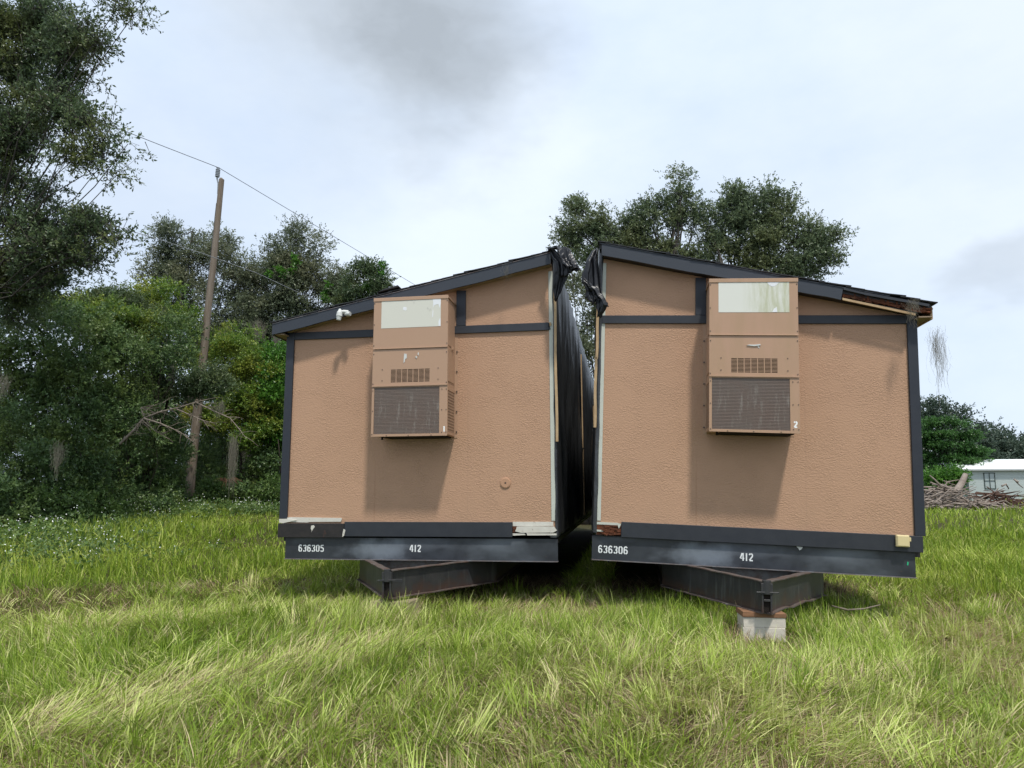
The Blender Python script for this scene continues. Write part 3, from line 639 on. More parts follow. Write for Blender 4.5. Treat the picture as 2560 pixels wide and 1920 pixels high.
    so = MB(); so.prism([(X(3.60), 2.93+dz-.02), (X(a1-.012), rz(a1)+.006), (X(a1-.012), rz(a1)+.018), (X(3.60), 2.945+dz-.02)], -.162, LEN); so.build('soffit', M['soffit'], rf)
    ef = MB(); bx(ef, a1-.011, a1+.012, -.162 if Lh else -.10, LEN+.19, rz(a1)-.003, rz(a1)+th-.004); ef.build('eave_board', M['fascia'] if Lh else M['tan_wood'], rf)
    so = MB(); so.prism([(X(.03), rz(.03)+.02), (X(3.6), rz(3.6)+.02), (X(3.6), rz(3.6)+.03), (X(.03), rz(.03)+.03)], -.162, -.001); so.build('gable_soffit', M['old_trim'] if not Lh else M['soffit'], rf)
    if not Lh:
        rt = MB(); rr = random.Random(3)
        for k in range(40):                                    # decayed sub-fascia, crumbling along its lower edge
            u_ = 2.80+k*.0235
            rt.prism([(X(u_), rz(u_)+.030+.030*rr.random()), (X(u_+.0235), rz(u_+.0235)+.030+.030*rr.random()), (X(u_+.0235), rz(u_+.0235)+.105), (X(u_), rz(u_)+.105)], -.150-.02*rr.random(), -.12)
        for k in range(26):
            u_ = 2.95+rr.random()*.70; z_ = rz(u_)+.035+rr.random()*.05
            rt.bar((X(u_), -.165, z_), (X(u_+.06+.08*rr.random()), -.165-.01*rr.random(), z_-.02+rr.uniform(-.01, .01)), .010, .012)
        rt.build('rotten_rafter_edge', M['rot'], rf)
        st = MB(); st.prism([(X(2.79), rz(2.79)+.028), (X(3.56), rz(3.56)+.004), (X(3.56), rz(3.56)-.022), (X(2.79), rz(2.79)+.002)], -.185, -.165); st.build('exposed_lath', M['tan_wood'], rf)
        st = MB()
        for k, (p, q) in enumerate(((2.80, 3.02), (3.02, 3.70))): st.bar((X(p), -.19, rz(p)+.120+(0 if k else .012)), (X(q), -.19, rz(q)+.120), .028, .030 if k else .024)
        st.build('drip_flashing', M['trim'], rf)
    return B

LM = Matrix.Translation((-4.367, 8.857, .593)) @ Matrix.Rotation(0, 4, 'Z') @ Matrix.Rotation(R_(-.28), 4, 'Y')
RM = Matrix.Translation((-.399, 8.651, .664)) @ Matrix.Rotation(R_(-.66), 4, 'Z') @ Matrix.Rotation(R_(2.3), 4, 'Y')
HL = building('L', LM, 'left half of a tan stucco modular building, numbered 636305 on its black steel beam')
HR = building('R', RM, 'right half of a tan stucco modular building, leaning, numbered 636306 on its beam')
# small round cover on the left wall
def wall_cover():
    t = empty('wall_cover', mw=LM @ Matrix.Translation((2.906, 0, .956))); tag(t, 'small round tan cover plate low on the stucco wall of the left half', 'cover plate')
    a = MB(); a.tube([(0, -.001, 0), (0, -.012, 0), (0, -.016, 0)], [.067, .066, .055], 28); a.build('plate', M['stucco_smooth'], t, smooth=False)
    a = MB(); a.tube([(0, -.0165, 0), (0, -.020, 0)], [.012, .009], 10); a.build('screw', M['screw'], t)
wall_cover()

# ------------------------------------------------------------------ plastic sheeting and battens
def sheet_wall(side, mw, label):
    Lh = side == 'L'; sg = 1 if Lh else -1; x0 = 3.55-.016 if Lh else .02+.016
    t = empty('plastic_sheet', mw=mw); tag(t, label, 'plastic sheet', 'black plastic sheets over the open sides')
    ys = np.concatenate([np.linspace(.0, 6, 90), np.linspace(6.1, LEN, 80)]); zs = np.linspace(0, 1, 46)
    rows = []
    for y in ys:
        zb = .305+.035*math.sin(y*2.3)+.025*math.sin(y*5.1+1)+.05*smst(0, 5, y)
        row = []
        for k in zs:
            z = zb+(3.855+(.02 if Lh else -.02)-zb)*k
            fold = .028*math.sin(y*7+2.2*math.sin(z*1.3)+z*.8)+.018*math.sin(y*15.0+z*1.9+3*math.sin(y))+.012*math.sin(y*3+z*5)
            fold += .045*math.exp(-((z-.55)/.25)**2)*(.5+.5*math.sin(y*4))
            amp = .35+.65*math.sin(math.pi*min(1, k*1.02))**.5
            row.append((x0+sg*(.030+(max(fold*amp, -.004)+.02)*smst(0, .25, y)), y-.001, z))
        rows.append(row)
    # wrapped round the corner on to the front
    front = []
    fz = rows[0]
    for w_, yy in ((.020, -.0125), (.012, -.018), (.000, -.021), (-.018, -.014)):
        front.append([(x0-sg*w_*(.3 if Lh and w_ > 0 else 1)+(0.004*math.sin(p[2]*9)), yy-.004*math.sin(p[2]*13+w_*90), p[2]-.01) for p in fz])
    a = MB(); a.grid(front+rows); a.build('sheet', M['plastic'], t, smooth=True)
    def bat(y, za, zb, w=.038, fr=False, lean=0.0, parts=1):
        b = MB(); zz = [za+(zb-za)*i/7 for i in range(8)]
        for i in range(7):
            o0, o1 = .004*math.sin(i*1.3), .004*math.sin((i+1)*1.3)
            if fr: b.bar((x0+sg*(.030+lean*i/7)+o0, -.045, zz[i]), (x0+sg*(.030+lean*(i+1)/7)+o1, -.045, zz[i+1]), .032, .018, up=(0, 1, 0))
            else: b.bar((x0+sg*.105, y+o0, zz[i]), (x0+sg*.105, y+o1, zz[i+1]), w, .020, up=(1, 0, 0))
        b.build('batten', M['tan_wood'], t)
    if Lh:
        bat(0, 1.46, 3.42, fr=True, lean=-.004); bat(4.35, 1.62, 3.38, w=.06); bat(4.42, .40, 1.60, w=.06); bat(9.6, .85, 3.0, w=.07); bat(14, .6, 3.0, w=.07)
    else:
        bat(0, 1.56, 2.42, fr=True, lean=0.01); bat(0, 2.40, 3.30, fr=True, lean=-.006)
    return t
SL = sheet_wall('L', LM, 'black plastic sheet stretched over the open side of the left building half, with battens')
SR = sheet_wall('R', RM, 'black plastic sheet edge with one batten on the open side of the right building half')
def loft_flap(parent, left, right, Yp, folds, amp, phase, name='torn_flap', nu=34, nv=46):
    def interp(pts, t):
        d = [0]
        for i in range(1, len(pts)): d.append(d[-1]+math.hypot(pts[i][0]-pts[i-1][0], pts[i][1]-pts[i-1][1]))
        s = t*d[-1]
        for i in range(1, len(pts)):
            if s <= d[i]+1e-9:
                k = (s-d[i-1])/(d[i]-d[i-1]+1e-9); return tuple(pts[i-1][j]+(pts[i][j]-pts[i-1][j])*k for j in range(len(pts[0])))
        return pts[-1]
    inv = parent.matrix_world.inverted(); rows = []
    for i in range(nv):
        t = i/(nv-1); l = interp(left, t); r = interp(right, t); row = []
        for j in range(nu):
            s = j/(nu-1); px = l[0]+(r[0]-l[0])*s; py = l[1]+(r[1]-l[1])*s
            dy = amp*(math.sin(folds*math.pi*2*s+phase+2.1*t)+.5*math.sin(folds*4.4*math.pi*s+5*t+phase*2)+.5*math.sin(9*t+3*s+phase))
            dy += l[2]*(1-s)+r[2]*s
            p = at(px+3*math.sin(s*19+t*7), py+2.5*math.sin(s*23+phase)+2*math.sin(t*31+s*9), Yp+dy); row.append(tuple(inv @ Vector(p)))
        rows.append(row)
    a = MB(); a.grid(rows); return a.build(name, M['flap'], parent, smooth=True, solid=.002)
bpy.context.view_layer.update()
# torn flap hanging off the peak of the left half
loft_flap(SL, [(1371,622,.05),(1385,660,-.02),(1386,700,0),(1386,752,.04),(1388,745,.05)], [(1372,618,.05),(1402,640,-.05),(1424,662,-.08),(1424,680,-.05),(1400,735,.0),(1390,752,.04)], 8.55, 2.2, .022, .4)
loft_flap(SL, [(1366,628,.06),(1384,618,.02),(1392,622,0),(1398,652,0),(1400,690,.02)], [(1383,617,.10),(1398,620,.04),(1423,622,-.03),(1427,640,-.08),(1451,676,-.12)], 8.50, 2.5, .022, 1.7)
loft_flap(SL, [(1392,622,.0),(1398,640,-.03),(1412,662,-.06),(1426,668,-.08)], [(1424,622,.0),(1427,634,-.03),(1442,655,-.06),(1451,676,-.08)], 8.44, 1.6, .020, 2.9)
# torn flap hanging off the peak of the right half
loft_flap(SR, [(1489,622,.05),(1468,645,0),(1457,680,-.04),(1457,702,-.05),(1466,722,-.02),(1466,745,0)], [(1494,622,.05),(1490,650,0),(1500,690,0),(1505,720,0),(1510,745,-.02),(1520,768,-.05)], 8.38, 2.3, .024, .8)
loft_flap(SR, [(1458,698,-.03),(1466,716,-.02),(1466,742,.0),(1480,758,0)], [(1470,716,-.03),(1490,735,-.03),(1504,748,-.03),(1492,758,0)], 8.34, 2, .018, 2.2)
loft_flap(SR, [(1460,700,-.05),(1480,722,-.05),(1494,745,-.02),(1494,790,0)], [(1463,697,-.05),(1490,722,-.07),(1522,762,-.08),(1500,792,-.03)], 8.36, 1.5, .014, 3.1)

# ------------------------------------------------------------------ wall-hung air conditioners
def ac_unit(mw, which, label):
    A = which == 1; body = M['ac'] if A else M['ac_algae']
    t = empty('air_conditioner', mw=mw); tag(t, label, 'air conditioner', 'wall-hung air conditioners on the gable walls')
    w, d, h = .970, .435, 1.765; z1, z2 = .625, 1.10
    a = MB(); a.box(.012, w-.012, -d+.012, -.002, .012, h-.03); a.build('cabinet', body, t, bevel=.004)
    a = MB(); a.box(0, w, -d-.004, 0, h-.028, h-.004); a.box(-.003, w+.003, -d-.008, -d-.0035, h-.046, h+.0); a.build('top_cap', body, t, bevel=.003)
    a = MB(); a.box(.001, w-.001, -d, -d+.0115, z2+.012, h-.030); a.box(0, w, -d-.012, -d+.002, z2-.002, z2+.011); a.build('upper_panel', body, t, bevel=.002)
    gx0, gx1, gz0, gz1 = .237, .745, .672, .838
    a = MB()
    for r in ((.001, gx0, z1+.012, z2-.010), (gx1, w-.001, z1+.012, z2-.010), (gx0, gx1, z1+.012, gz0), (gx0, gx1, gz1, z2-.010)):
        a.box(r[0], r[1], -d+.001, -d+.0115, r[2], r[3])
    a.box(0, w, -d-.012, -d+.002, z1-.002, z1+.011); a.build('middle_panel', body, t)
    g = empty('louvre_grille'); g.parent = t
    a = MB(); a.box(gx0, gx1, -d+.009, -d+.0112, gz0, gz1); a.build('recess', M['slot'], g)
    a = MB(); rows = 11
    for k in range(rows+1):
        z = gz0+(gz1-gz0)*k/rows; a.box(gx0, gx1, -d+.002, -d+.007, z-.0030, z+.0030)
    for k in range(8):
        x = gx0+(gx1-gx0)*k/7; a.box(x-.0045, x+.0045, -d+.0012, -d+.0075, gz0, gz1)
    a.build('slats', body, g)
    cx0, cx1, cz0, cz1 = .030, .868, .030, z1-.014
    a = MB(); a.box(0, cx0, -d, -d+.0115, .0, z1-.003); a.box(cx1, w, -d, -d+.0115, 0, z1-.003); a.box(cx0, cx1, -d, -d+.0115, 0, cz0); a.box(cx0, cx1, -d, -d+.0115, cz1, z1-.003)
    a.build('coil_frame', body, t, bevel=.0015)
    c = empty('condenser_coil'); c.parent = t
    a = MB(); a.box(cx0, cx1, -d+.0072, -d+.0116, cz0, cz1); a.build('fins', M['coil'], c)
    a = MB()
    for k in range(36): z = cz0+(cz1-cz0)*(k+.5)/36; a.box(cx0, cx1, -d+.0045, -d+.0068, z-.0010, z+.0010)
    for k in range(60): x = cx0+(cx1-cx0)*(k+.5)/60; a.box(x-.0007, x+.0007, -d+.0035, -d+.0044, cz0, cz1)
    a.build('guard', M['coil_wire'], c)
    for sx in (0, 1):                                           # sides : hinged access panels, side coil, wall flange with bolts
        xo = w-.0115 if sx else .0115; s = 1 if sx else -1
        def sb(mb, y0, y1, z0, z1_, p0, p1): a_, b_ = sorted((xo+s*p0, xo+s*p1)); mb.box(a_, b_, y0, y1, z0, z1_)
        a = MB(); sb(a, -d+.06, -.05, z1+.06, 1.12, .0005, .006); sb(a, -d+.06, -.05, 1.135, h-.10, .0005, .006); a.build('access_panel', body, t, bevel=.002)
        a = MB(); sb(a, -.26, -.12, 1.09, 1.165, .0062, .009); sb(a, -.20, -.17, 1.11, 1.145, .009, .024); a.build('latch', body, t, bevel=.002)
        a = MB(); sb(a, -d+.05, -.045, .06, z1-.06, .0005, .004); a.build('side_coil', M['coil_side'], t)
        a = MB()
        for r in ((-d+.02, -.02, .02, .055), (-d+.02, -.02, z1-.055, z1-.02), (-d+.02, -d+.048, .055, z1-.055), (-.043, -.02, .055, z1-.055)): sb(a, *r, .0008, .007)
        a.build('side_coil_frame', body, t)
        a = MB(); sb(a, -.0045, -.001, .0, h-.05, -.01, .038); a.build('wall_flange', body, t)
        a = MB()
        for k in range(7):
            z = .08+k*.26; a.tube([(xo+s*.028, -.005, z), (xo+s*.028, -.017, z)], .010, 6)
        a.build_split('bolt', M['screw'], t)
    lp = empty('rating_plate'); lp.parent = t
    pz0, pz1 = 1.368, 1.742 if A else 1.735
    a = MB(); a.box(.103, .876, -d-.0022, -d-.0002, pz0, pz1); a.build('plate', M['plate'] if A else M['plate_algae'], lp)
    a = MB()
    if A:
        a.prism([(.770,1.742),(.876,1.742),(.876,1.66),(.862,1.60),(.845,1.655),(.79,1.64),(.775,1.60),(.778,1.67)], -d-.0035, -d-.0024)
        a.prism([(.85,1.37),(.875,1.37),(.875,1.47),(.862,1.465),(.848,1.43)], -d-.0035, -d-.0024); a.prism([(.765,1.50),(.775,1.60),(.782,1.56),(.775,1.48)], -d-.0035, -d-.0024)
        a.prism([(.385,1.60),(.42,1.585),(.437,1.60),(.43,1.63),(.39,1.635)], -d-.0035, -d-.0024)
    else:
        a.prism([(.635,1.735),(.80,1.735),(.79,1.72),(.765,1.715),(.745,1.69),(.72,1.672),(.69,1.668),(.66,1.685),(.64,1.71)], -d-.0035, -d-.0024)
        a.prism([(.69,1.37),(.745,1.37),(.742,1.40),(.735,1.435),(.725,1.415),(.71,1.412),(.70,1.39)], -d-.0035, -d-.0024)
    a.build_split('torn_patch', M['plate_white'], lp)
    a = MB()                                                    # torn sticker remains on the middle panel
    if A: a.prism([(.405,.915),(.42,.93),(.425,.965),(.445,.975),(.443,1.03),(.41,1.035)], -d-.004, -d+.0012); a.prism([(.555,.985),(.575,.965),(.582,.99),(.568,1.0)], -d-.006, -d+.0012); a.prism([(.585,1.02),(.598,1.0),(.60,1.045),(.59,1.04)], -d-.006, -d+.0012)
    else: a.prism([(.41,.985),(.44,.982),(.49,.975),(.56,.985),(.556,1.0),(.49,.992),(.44,.994)], -d-.010, -d+.0012); a.prism([(.525,.975),(.545,.95),(.548,.965),(.535,.982)], -d-.004, -d+.0012)
    a.build_split('torn_sticker', M['offwhite'], t)
    a = MB()
    for x, z in ((.012, h-.07), (w-.012, h-.07), (.012, 1.42), (w-.012, 1.42), (.012, z2+.05), (w-.012, z2+.05), (.014, z2-.06), (w-.014, z2-.06), (.012, z1+.035), (w-.014, z1+.035),
                 (.13, .70), (.13, .84), (.85, .70), (.85, .84), (.014, z1-.05), (w-.014, z1-.05), (.90, z1-.05), (.90, .32), (w-.014, .32), (.014, .32), (.90, .045), (w-.014, .045), (.014, .03), (.20, .012), (.48, .012), (.77, .012)):
        a.tube([(x, -d+.002, z), (x, -d-.005, z)], .0062, 6)
    a.build_split('screw', M['screw'], t)
    digits('1' if A else '2', .910 if A else .902, .95, .050 if A else .066, .068, -d-.0008, 'unit_number', M['mark'], t, t=.42)
    a = MB(); a.tube([(.10, -.30, .012), (.10, -.30, -.03)], .014, 8); a.box(.14, w-.05, -d+.06, -.02, -.006, .0118); a.build('drain_stub', M['slot'], t)
    return t
ac_unit(LM @ Matrix.Translation((1.288, 0, 1.527)), 1, 'tan air conditioner marked with a white 1, hung on the left half')
ac_unit(RM @ Matrix.Translation((1.300, 0, 1.517)), 2, 'tan air conditioner marked with a white 2, algae stained label, hung on the right half')

# ------------------------------------------------------------------ floodlight and cream box
def flood():
    t = empty('security_light', mw=LM @ Matrix.Translation((.80, -.196, 3.165))); tag(t, 'weathered white lamp fitting screwed to the left roof fascia', 'outdoor light')
    a = MB(); a.tube([(.045, 0, .0), (.045, -.020, .0)], [.034, .030], 14); a.build('mount', M['offwhite'], t)
    a = MB(); a.tube([(.06, -.03, .012), (.01, -.05, .020), (-.03, -.075, .015)], [.030, .026, .018], 12); a.tube([(.02, -.035, -.005), (.075, -.05, -.01), (.10, -.055, -.012)], [.022, .030, .028], 12); a.build('arm', M['offwhite'], t)
    a = MB(); a.tube([(-.035, -.075, .055), (-.035, -.075, .030), (-.037, -.077, .005), (-.040, -.08, -.045), (-.042, -.08, -.05), (-.044, -.082, -.095), (-.045, -.082, -.10)], [.012, .024, .036, .040, .036, .028, .022], 16); a.build('lamp_housing', M['offwhite'], t)
flood()
def cream_box():
    t = empty('electrical_box', mw=RM @ Matrix.Translation((3.334, -.036, .332))); tag(t, 'cream plastic electrical box low on the outer corner of the right half', 'electrical box')
    a = MB(); a.box(0, .135, -.045, 0, 0, .128); a.build('case', M['cream'], t, bevel=.006)
    a = MB(); a.box(.010, .125, -.052, -.0455, .010, .118); a.build('cover', M['cream'], t, bevel=.003)
    a = MB(); a.box(.1355, .152, -.04, -.01, .062, .105); a.build('hinge', M['cream'], t, bevel=.003)
cream_box()

# ------------------------------------------------------------------ blocks and timber
def concrete(x, y, z, wx, wy, h, rz, label, name='concrete_block', group='blocks under the tow frames'):
    t = MB(); rr = random.Random(int(x*100+z*1000)); n = 6
    t.box(-wx/2, wx/2, -wy/2, wy/2, 0, h)
    o = t.build(name, M['block_tan'] if x < 0 else M['block'], bevel=.003); o.location = (x, y, z); o.rotation_euler = (0, 0, rz); tag(o, label, 'concrete block', group); return o
concrete(1.335, 7.74, .135, .406, .30, .095, R_(3), 'thin pale concrete cap block directly under the timber of the right tow frame')
concrete(1.33, 7.735, -.06, .406, .30, .193, R_(2), 'thick pale concrete block at the foot of the right stack, in the grass')
a = MB()
pp = [(-.215, 0), (.205, 0), (.212, .02), (.21, .045), (-.21, .052)]
a.prism(pp, -.16, .15); o = a.build('timber_pad', M['red_wood'], bevel=.004); o.location = (1.335, 7.74, .2305); o.rotation_euler = (0, R_(1.2), R_(4)); tag(o, 'short reddish brown timber between the right tow frame and its concrete blocks', 'timber')
concrete(-2.55, 7.93, .065, .42, .30, .195, R_(-2), 'pale tan block under the left tow frame, mostly sunk in grass')

# ------------------------------------------------------------------ trees and shrubs
def foliage(clumps, n_leaf, ll, lw, sub_r, seed, spread=.55, per=8, flat=.75, tl=.30, gap=.0):
    g = np.random.default_rng(seed); c = np.array([k[:6] for k in clumps], float)
    wt = np.array([(k[6] if len(k) > 6 else 1.0) for k in clumps])*(c[:, 3]*c[:, 5]+c[:, 3]*c[:, 4]); wt /= wt.sum()
    nt_ = n_leaf//per
    vol = (c[:, 3]*c[:, 4]*c[:, 5]); ns = np.maximum(5, (vol/(sub_r**3)*.55)).astype(int); ns = np.minimum(ns, 160)
    SC, SCL = [], []
    for i in range(len(c)):
        d = g.normal(size=(ns[i], 3)); d /= np.linalg.norm(d, axis=1)[:, None]; r = .28+.72*g.random(ns[i])**.55
        p = c[i, :3]+d*r[:, None]*c[i, 3:6]; SC.append(p); SCL.append(np.full(ns[i], wt[i]/ns[i]))
    SC = np.concatenate(SC); SCL = np.concatenate(SCL)*g.uniform(.25, 1.7, len(SC))
    SCL /= SCL.sum(); pick = g.choice(len(SC), nt_, p=SCL)
    off = g.normal(size=(nt_, 3))*sub_r*np.array([spread, spread, spread*flat])
    tw0 = SC[pick]+off
    td = off/(np.linalg.norm(off, axis=1)[:, None]+1e-6)*.8+g.normal(size=(nt_, 3))*.5+np.array([0, 0, .25]); td /= np.linalg.norm(td, axis=1)[:, None]
    L = tl*g.uniform(.5, 1.2, nt_)
    k = np.tile((np.arange(per)+.6)/per, (nt_, 1)); P = tw0[:, None]+td[:, None]*(L[:, None]*k)[..., None]
    ld = td[:, None]*.55+g.normal(size=(nt_, per, 3))*.65; ld /= np.linalg.norm(ld, axis=2)[..., None]
    nn = g.normal(size=(nt_, per, 3))*.8+np.array([0, 0, .7]); sd = np.cross(ld, nn); sd /= np.linalg.norm(sd, axis=2)[..., None]+1e-6
    s_ = g.uniform(.65, 1.25, (nt_, per))[..., None]; a = P; b = P+ld*ll*s_; m = P+ld*ll*.48*s_; dn = np.cross(sd, ld)*ll*.10
    V = np.stack([a, m+sd*lw/2*s_+dn, b, m-sd*lw/2*s_+dn], 2).reshape(-1, 3)
    twv = g.random(nt_)*.5+.3*g.random(len(SC))[pick]; var = np.clip(twv[:, None]+g.normal(0, .12, (nt_, per)), 0, 1)
    var = np.repeat(var.reshape(-1), 4)
    return V, np.arange(len(V)).reshape(-1, 4), var, SC, (tw0, tw0+td*L[:, None])
def curve(a, b, sag, n=6, j=.0, rr=random):
    a = Vector(a); b = Vector(b); o = []
    for i in range(n+1):
        t = i/n; p = a.lerp(b, t); p.z += sag*math.sin(math.pi*t); e = math.sin(math.pi*t)*j
        o.append(p+Vector((rr.uniform(-e, e), rr.uniform(-e, e), rr.uniform(-e, e))))
    return o
def tree(name, label, cat, group, base, clumps, lm, n_leaf, ll, lw, sub_r, seed, r0=.2, forks=2, bark='bark', twigs=0, crown='crown', lean=0, tl=.30, spread=.55, minor=1.0, limb=1.0, **kw):
    rr = random.Random(seed); bx_, by_ = base; bz_ = float(ground_z(bx_, by_))-.1
    t = empty(name, (bx_, by_, bz_)); tag(t, label, cat, group); off = Vector((bx_, by_, bz_))
    V, Fq, var, SC, tw = foliage(clumps, n_leaf, ll, lw, sub_r, seed, tl=tl, spread=spread, **kw)
    np_mesh(crown, V-np.array(off), Fq, lm, var, parent=t)
    mb = MB(); cc = [Vector(c[:3]) for c in clumps]; cen = sum(cc, Vector())/len(cc); zmin = min(c[2]-c[5] for c in clumps)
    fk = []
    for i in range(forks):
        a = 6.28*i/forks+rr.random(); top = off.lerp(cen, .42+.1*rr.random()); top.z = max(bz_+.5, min(zmin+.15*(cen.z-zmin), cen.z)); sp_ = .12*(cen.z-bz_)*(1 if forks > 1 else 0)
        top += Vector((math.cos(a)*sp_, math.sin(a)*sp_, 0)); pts = curve(off+Vector((math.cos(a)*r0*.5*(forks > 1), math.sin(a)*r0*.5*(forks > 1), 0)), top, 0, 5, .08*r0*5, rr)
        mb.tube([p-off for p in pts], [r0*(1.25-.95*k/5) for k in range(6)], 8); fk.append(top)
    for ci, c in enumerate(cc):
        f = min(fk, key=lambda q: (q-c).length); ln = (c-f).length; r1 = min(r0*.30, .012*ln+.015)*limb
        pts = curve(f, c+Vector((0, 0, clumps[ci][5]*.3)), -.10*ln if c.z > f.z else .1*ln, 6, .05*ln, rr)
        mb.tube([p-off for p in pts], [r1*(1-.75*k/6) for k in range(7)], 6)
        rad = max(clumps[ci][3:6]); near = [Vector(p) for p in SC if (Vector(p)-c).length < rad*1.15]; rr.shuffle(near)
        for p in near[:int(7*minor)]:
            s0 = pts[rr.randint(3, 6)]; l2 = (p-s0).length
            mb.tube([q-off for q in curve(s0, p, -.06*l2, 4, .05*l2, rr)], [r1*.28*(1-.8*k/4)+.004 for k in range(5)], 4, cap=False)
    mb.build('trunk', M[bark], t, smooth=True)
    if twigs:
        A, B_ = tw; n = min(twigs, len(A)); A = A[:n]-np.array(off); B_ = B_[:n]-np.array(off); A = A-(B_-A)*.8; w = np.array([.004, .003, 0]); w2 = np.array([0, .003, .004])
        Vt = np.stack([A-w-w2, A+w+w2, B_+w*.3, B_-w*.3], 1).reshape(-1, 3)
        np_mesh('twigs', Vt, np.arange(len(Vt)).reshape(-1, 4), M[bark], parent=t)
    return t
def C(px, py, rx, ry, Y, ry_depth=None, w=1.0):
    p = at(px, py, Y); k = np.linalg.norm(p-np.array([0, 0, EYE]))/F_PX
    return (p[0], p[1], p[2], rx*k, (ry_depth if ry_depth else .8*(rx+ry)/2*k), ry*k, w)

OAKS = 'trees around the clearing'; SHR = 'shrubs along the edge of the woods'
tree('live_oak', 'large dark live oak with fine leaves reaching in from the left edge, nearest tree', 'tree', OAKS, (-19.5, 13.6),
     [C(30,50,100,80,13.2), C(140,45,80,55,13), C(190,105,45,45,12.6), C(215,95,26,32,12.4), C(255,108,18,10,12.4,.2), C(55,170,100,65,13.4), C(165,165,60,42,13), C(80,265,110,55,13.2), C(175,285,58,38,12.7), C(228,305,34,26,12.4), C(275,322,20,9,12.3,.2), C(320,362,16,8,12.3,.2), C(60,345,80,36,13),
      C(225,370,36,22,12.4), C(262,408,26,18,12.4,.3), C(290,442,16,8,12.3,.2), C(170,400,40,16,12.5), C(25,440,45,50,13.5), C(65,490,50,45,13.3), C(110,475,26,20,13), C(25,600,100,70,13.6), C(125,570,60,42,13.1), C(175,590,60,40,12.8), C(225,570,34,30,12.6), C(270,590,30,16,12.6,.3), C(308,590,16,9,12.5,.2), C(105,660,100,50,13.3), C(190,650,40,32,12.9), C(240,655,20,14,12.8,.25), C(50,720,100,65,13.8), C(300,14,30,12,12.4,.25), C(335,40,16,12,12.4,.2)],
     M['leaf_oak'], 120000, .078, .034, .34, 1, r0=.35, forks=1, twigs=12000, tl=.24, spread=.5, minor=.12, limb=.3)
dark = [
 ([C(40,820,110,90,16.5), C(20,930,90,90,16.2), C(110,900,90,80,16.8), C(30,1060,90,110,16), C(40,1200,90,110,15.6)], (-14.6, 16.4), 'leftmost dark shrub at the frame edge, under the near oak'),
 ([C(200,800,90,60,17.5), C(190,890,110,80,17.2), C(160,1010,110,90,17), C(170,1130,110,110,16.8), C(130,1240,90,60,16.4)], (-13.6, 17.2), 'tall dark glossy shrub beneath the overhanging oak branches'),
 ([C(330,830,100,60,18.5), C(420,850,70,50,18.3), C(320,930,110,80,18), C(300,1040,100,80,17.8), C(290,1150,100,90,17.4), C(270,1250,80,45,17)], (-13.8, 18.9), 'dark rounded shrub between the pole and the tall glossy shrub'),
 ([C(370,1100,75,80,19.9), C(350,1180,80,80,19.6), C(370,1240,75,40,19.4)], (-13.4, 20), 'low dark green shrub just left of the pole foot')]
for i, (cl, b, lb) in enumerate(dark):
    tree('shrub', lb, 'shrub', SHR, b, cl, M['leaf_shrub'], 34000, .085, .038, .36, 20+i, r0=.04, forks=3, bark='bark_dark', crown='foliage', tl=.22)
tree('shrub', 'dark leafy shrub hiding the lower trunks just left of the pole', 'shrub', SHR, (-12.9, 21.2), [C(420,1110,40,50,21.2), C(415,1180,45,50,21), C(430,1225,35,30,20.8), C(400,1060,45,35,21.2)], M['leaf_shrub'], 14000, .08, .036, .3, 39, r0=.03, forks=2, bark='bark_dark', crown='foliage', tl=.2)
tree('young_oak', 'dark leaved tree with a low branch crossing in front of the pole', 'tree', OAKS, (-14.8, 20.2),
     [C(250,790,90,40,19.5), C(370,800,70,45,19.6), C(400,880,45,40,19.6), C(510,950,48,28,20.2), C(465,968,45,28,20), C(410,950,50,45,19.8), C(560,960,30,20,20.2), C(330,880,80,60,19.5), C(300,760,60,30,19.6)],
     M['leaf_oak'], 60000, .085, .038, .34, 31, r0=.10, forks=2, bark='bark_dark', tl=.24)
yel = [
 ([C(300,760,110,34,21.5), C(390,740,60,45,21.8), C(450,800,50,50,21.8), C(200,770,80,28,21.5), C(350,810,100,40,21.6)], (-15.8, 21.5), 'leaf_yellow', 'yellow green tree top rising over the dark shrubs left of the pole'),
 ([C(530,880,50,60,24.3), C(600,860,50,35,24.3), C(520,920,50,60,25.5), C(570,930,60,60,25.6), C(640,930,60,60,25.6), C(600,1010,80,60,25.4), C(540,1040,60,50,25.3)], (-15.2, 25.5), 'leaf_yellow', 'yellow tipped shrub right behind the pole'),
 ([C(690,960,30,60,23), C(700,900,22,30,23), C(690,1060,35,60,23)], (-11.4, 23), 'leaf_bright', 'bright green shrub beside the left corner of the building'),
 ([C(470,1130,70,80,24.6), C(560,1140,80,80,24.2), C(640,1130,70,90,23.8), C(600,1215,90,40,23.3), C(680,1200,50,50,23), C(450,1210,60,40,24.4)], (-13.0, 24), 'leaf_shrub', 'low leafy shrub between the pole foot and the building'),
 ([C(520,1060,50,60,23.5), C(640,1040,60,60,23.8), C(690,1130,40,70,23.4)], (-12.6, 23.6), 'leaf_yellow', 'light green shrub with yellow tips low behind the bare branch')]
for i, (cl, b, lm, lb) in enumerate(yel):
    tree('shrub', lb, 'shrub', SHR, b, cl, M[lm], 32000, .085, .040, .34, 40+i, r0=.05, forks=3, bark='bark_dark', crown='foliage', tl=.22)
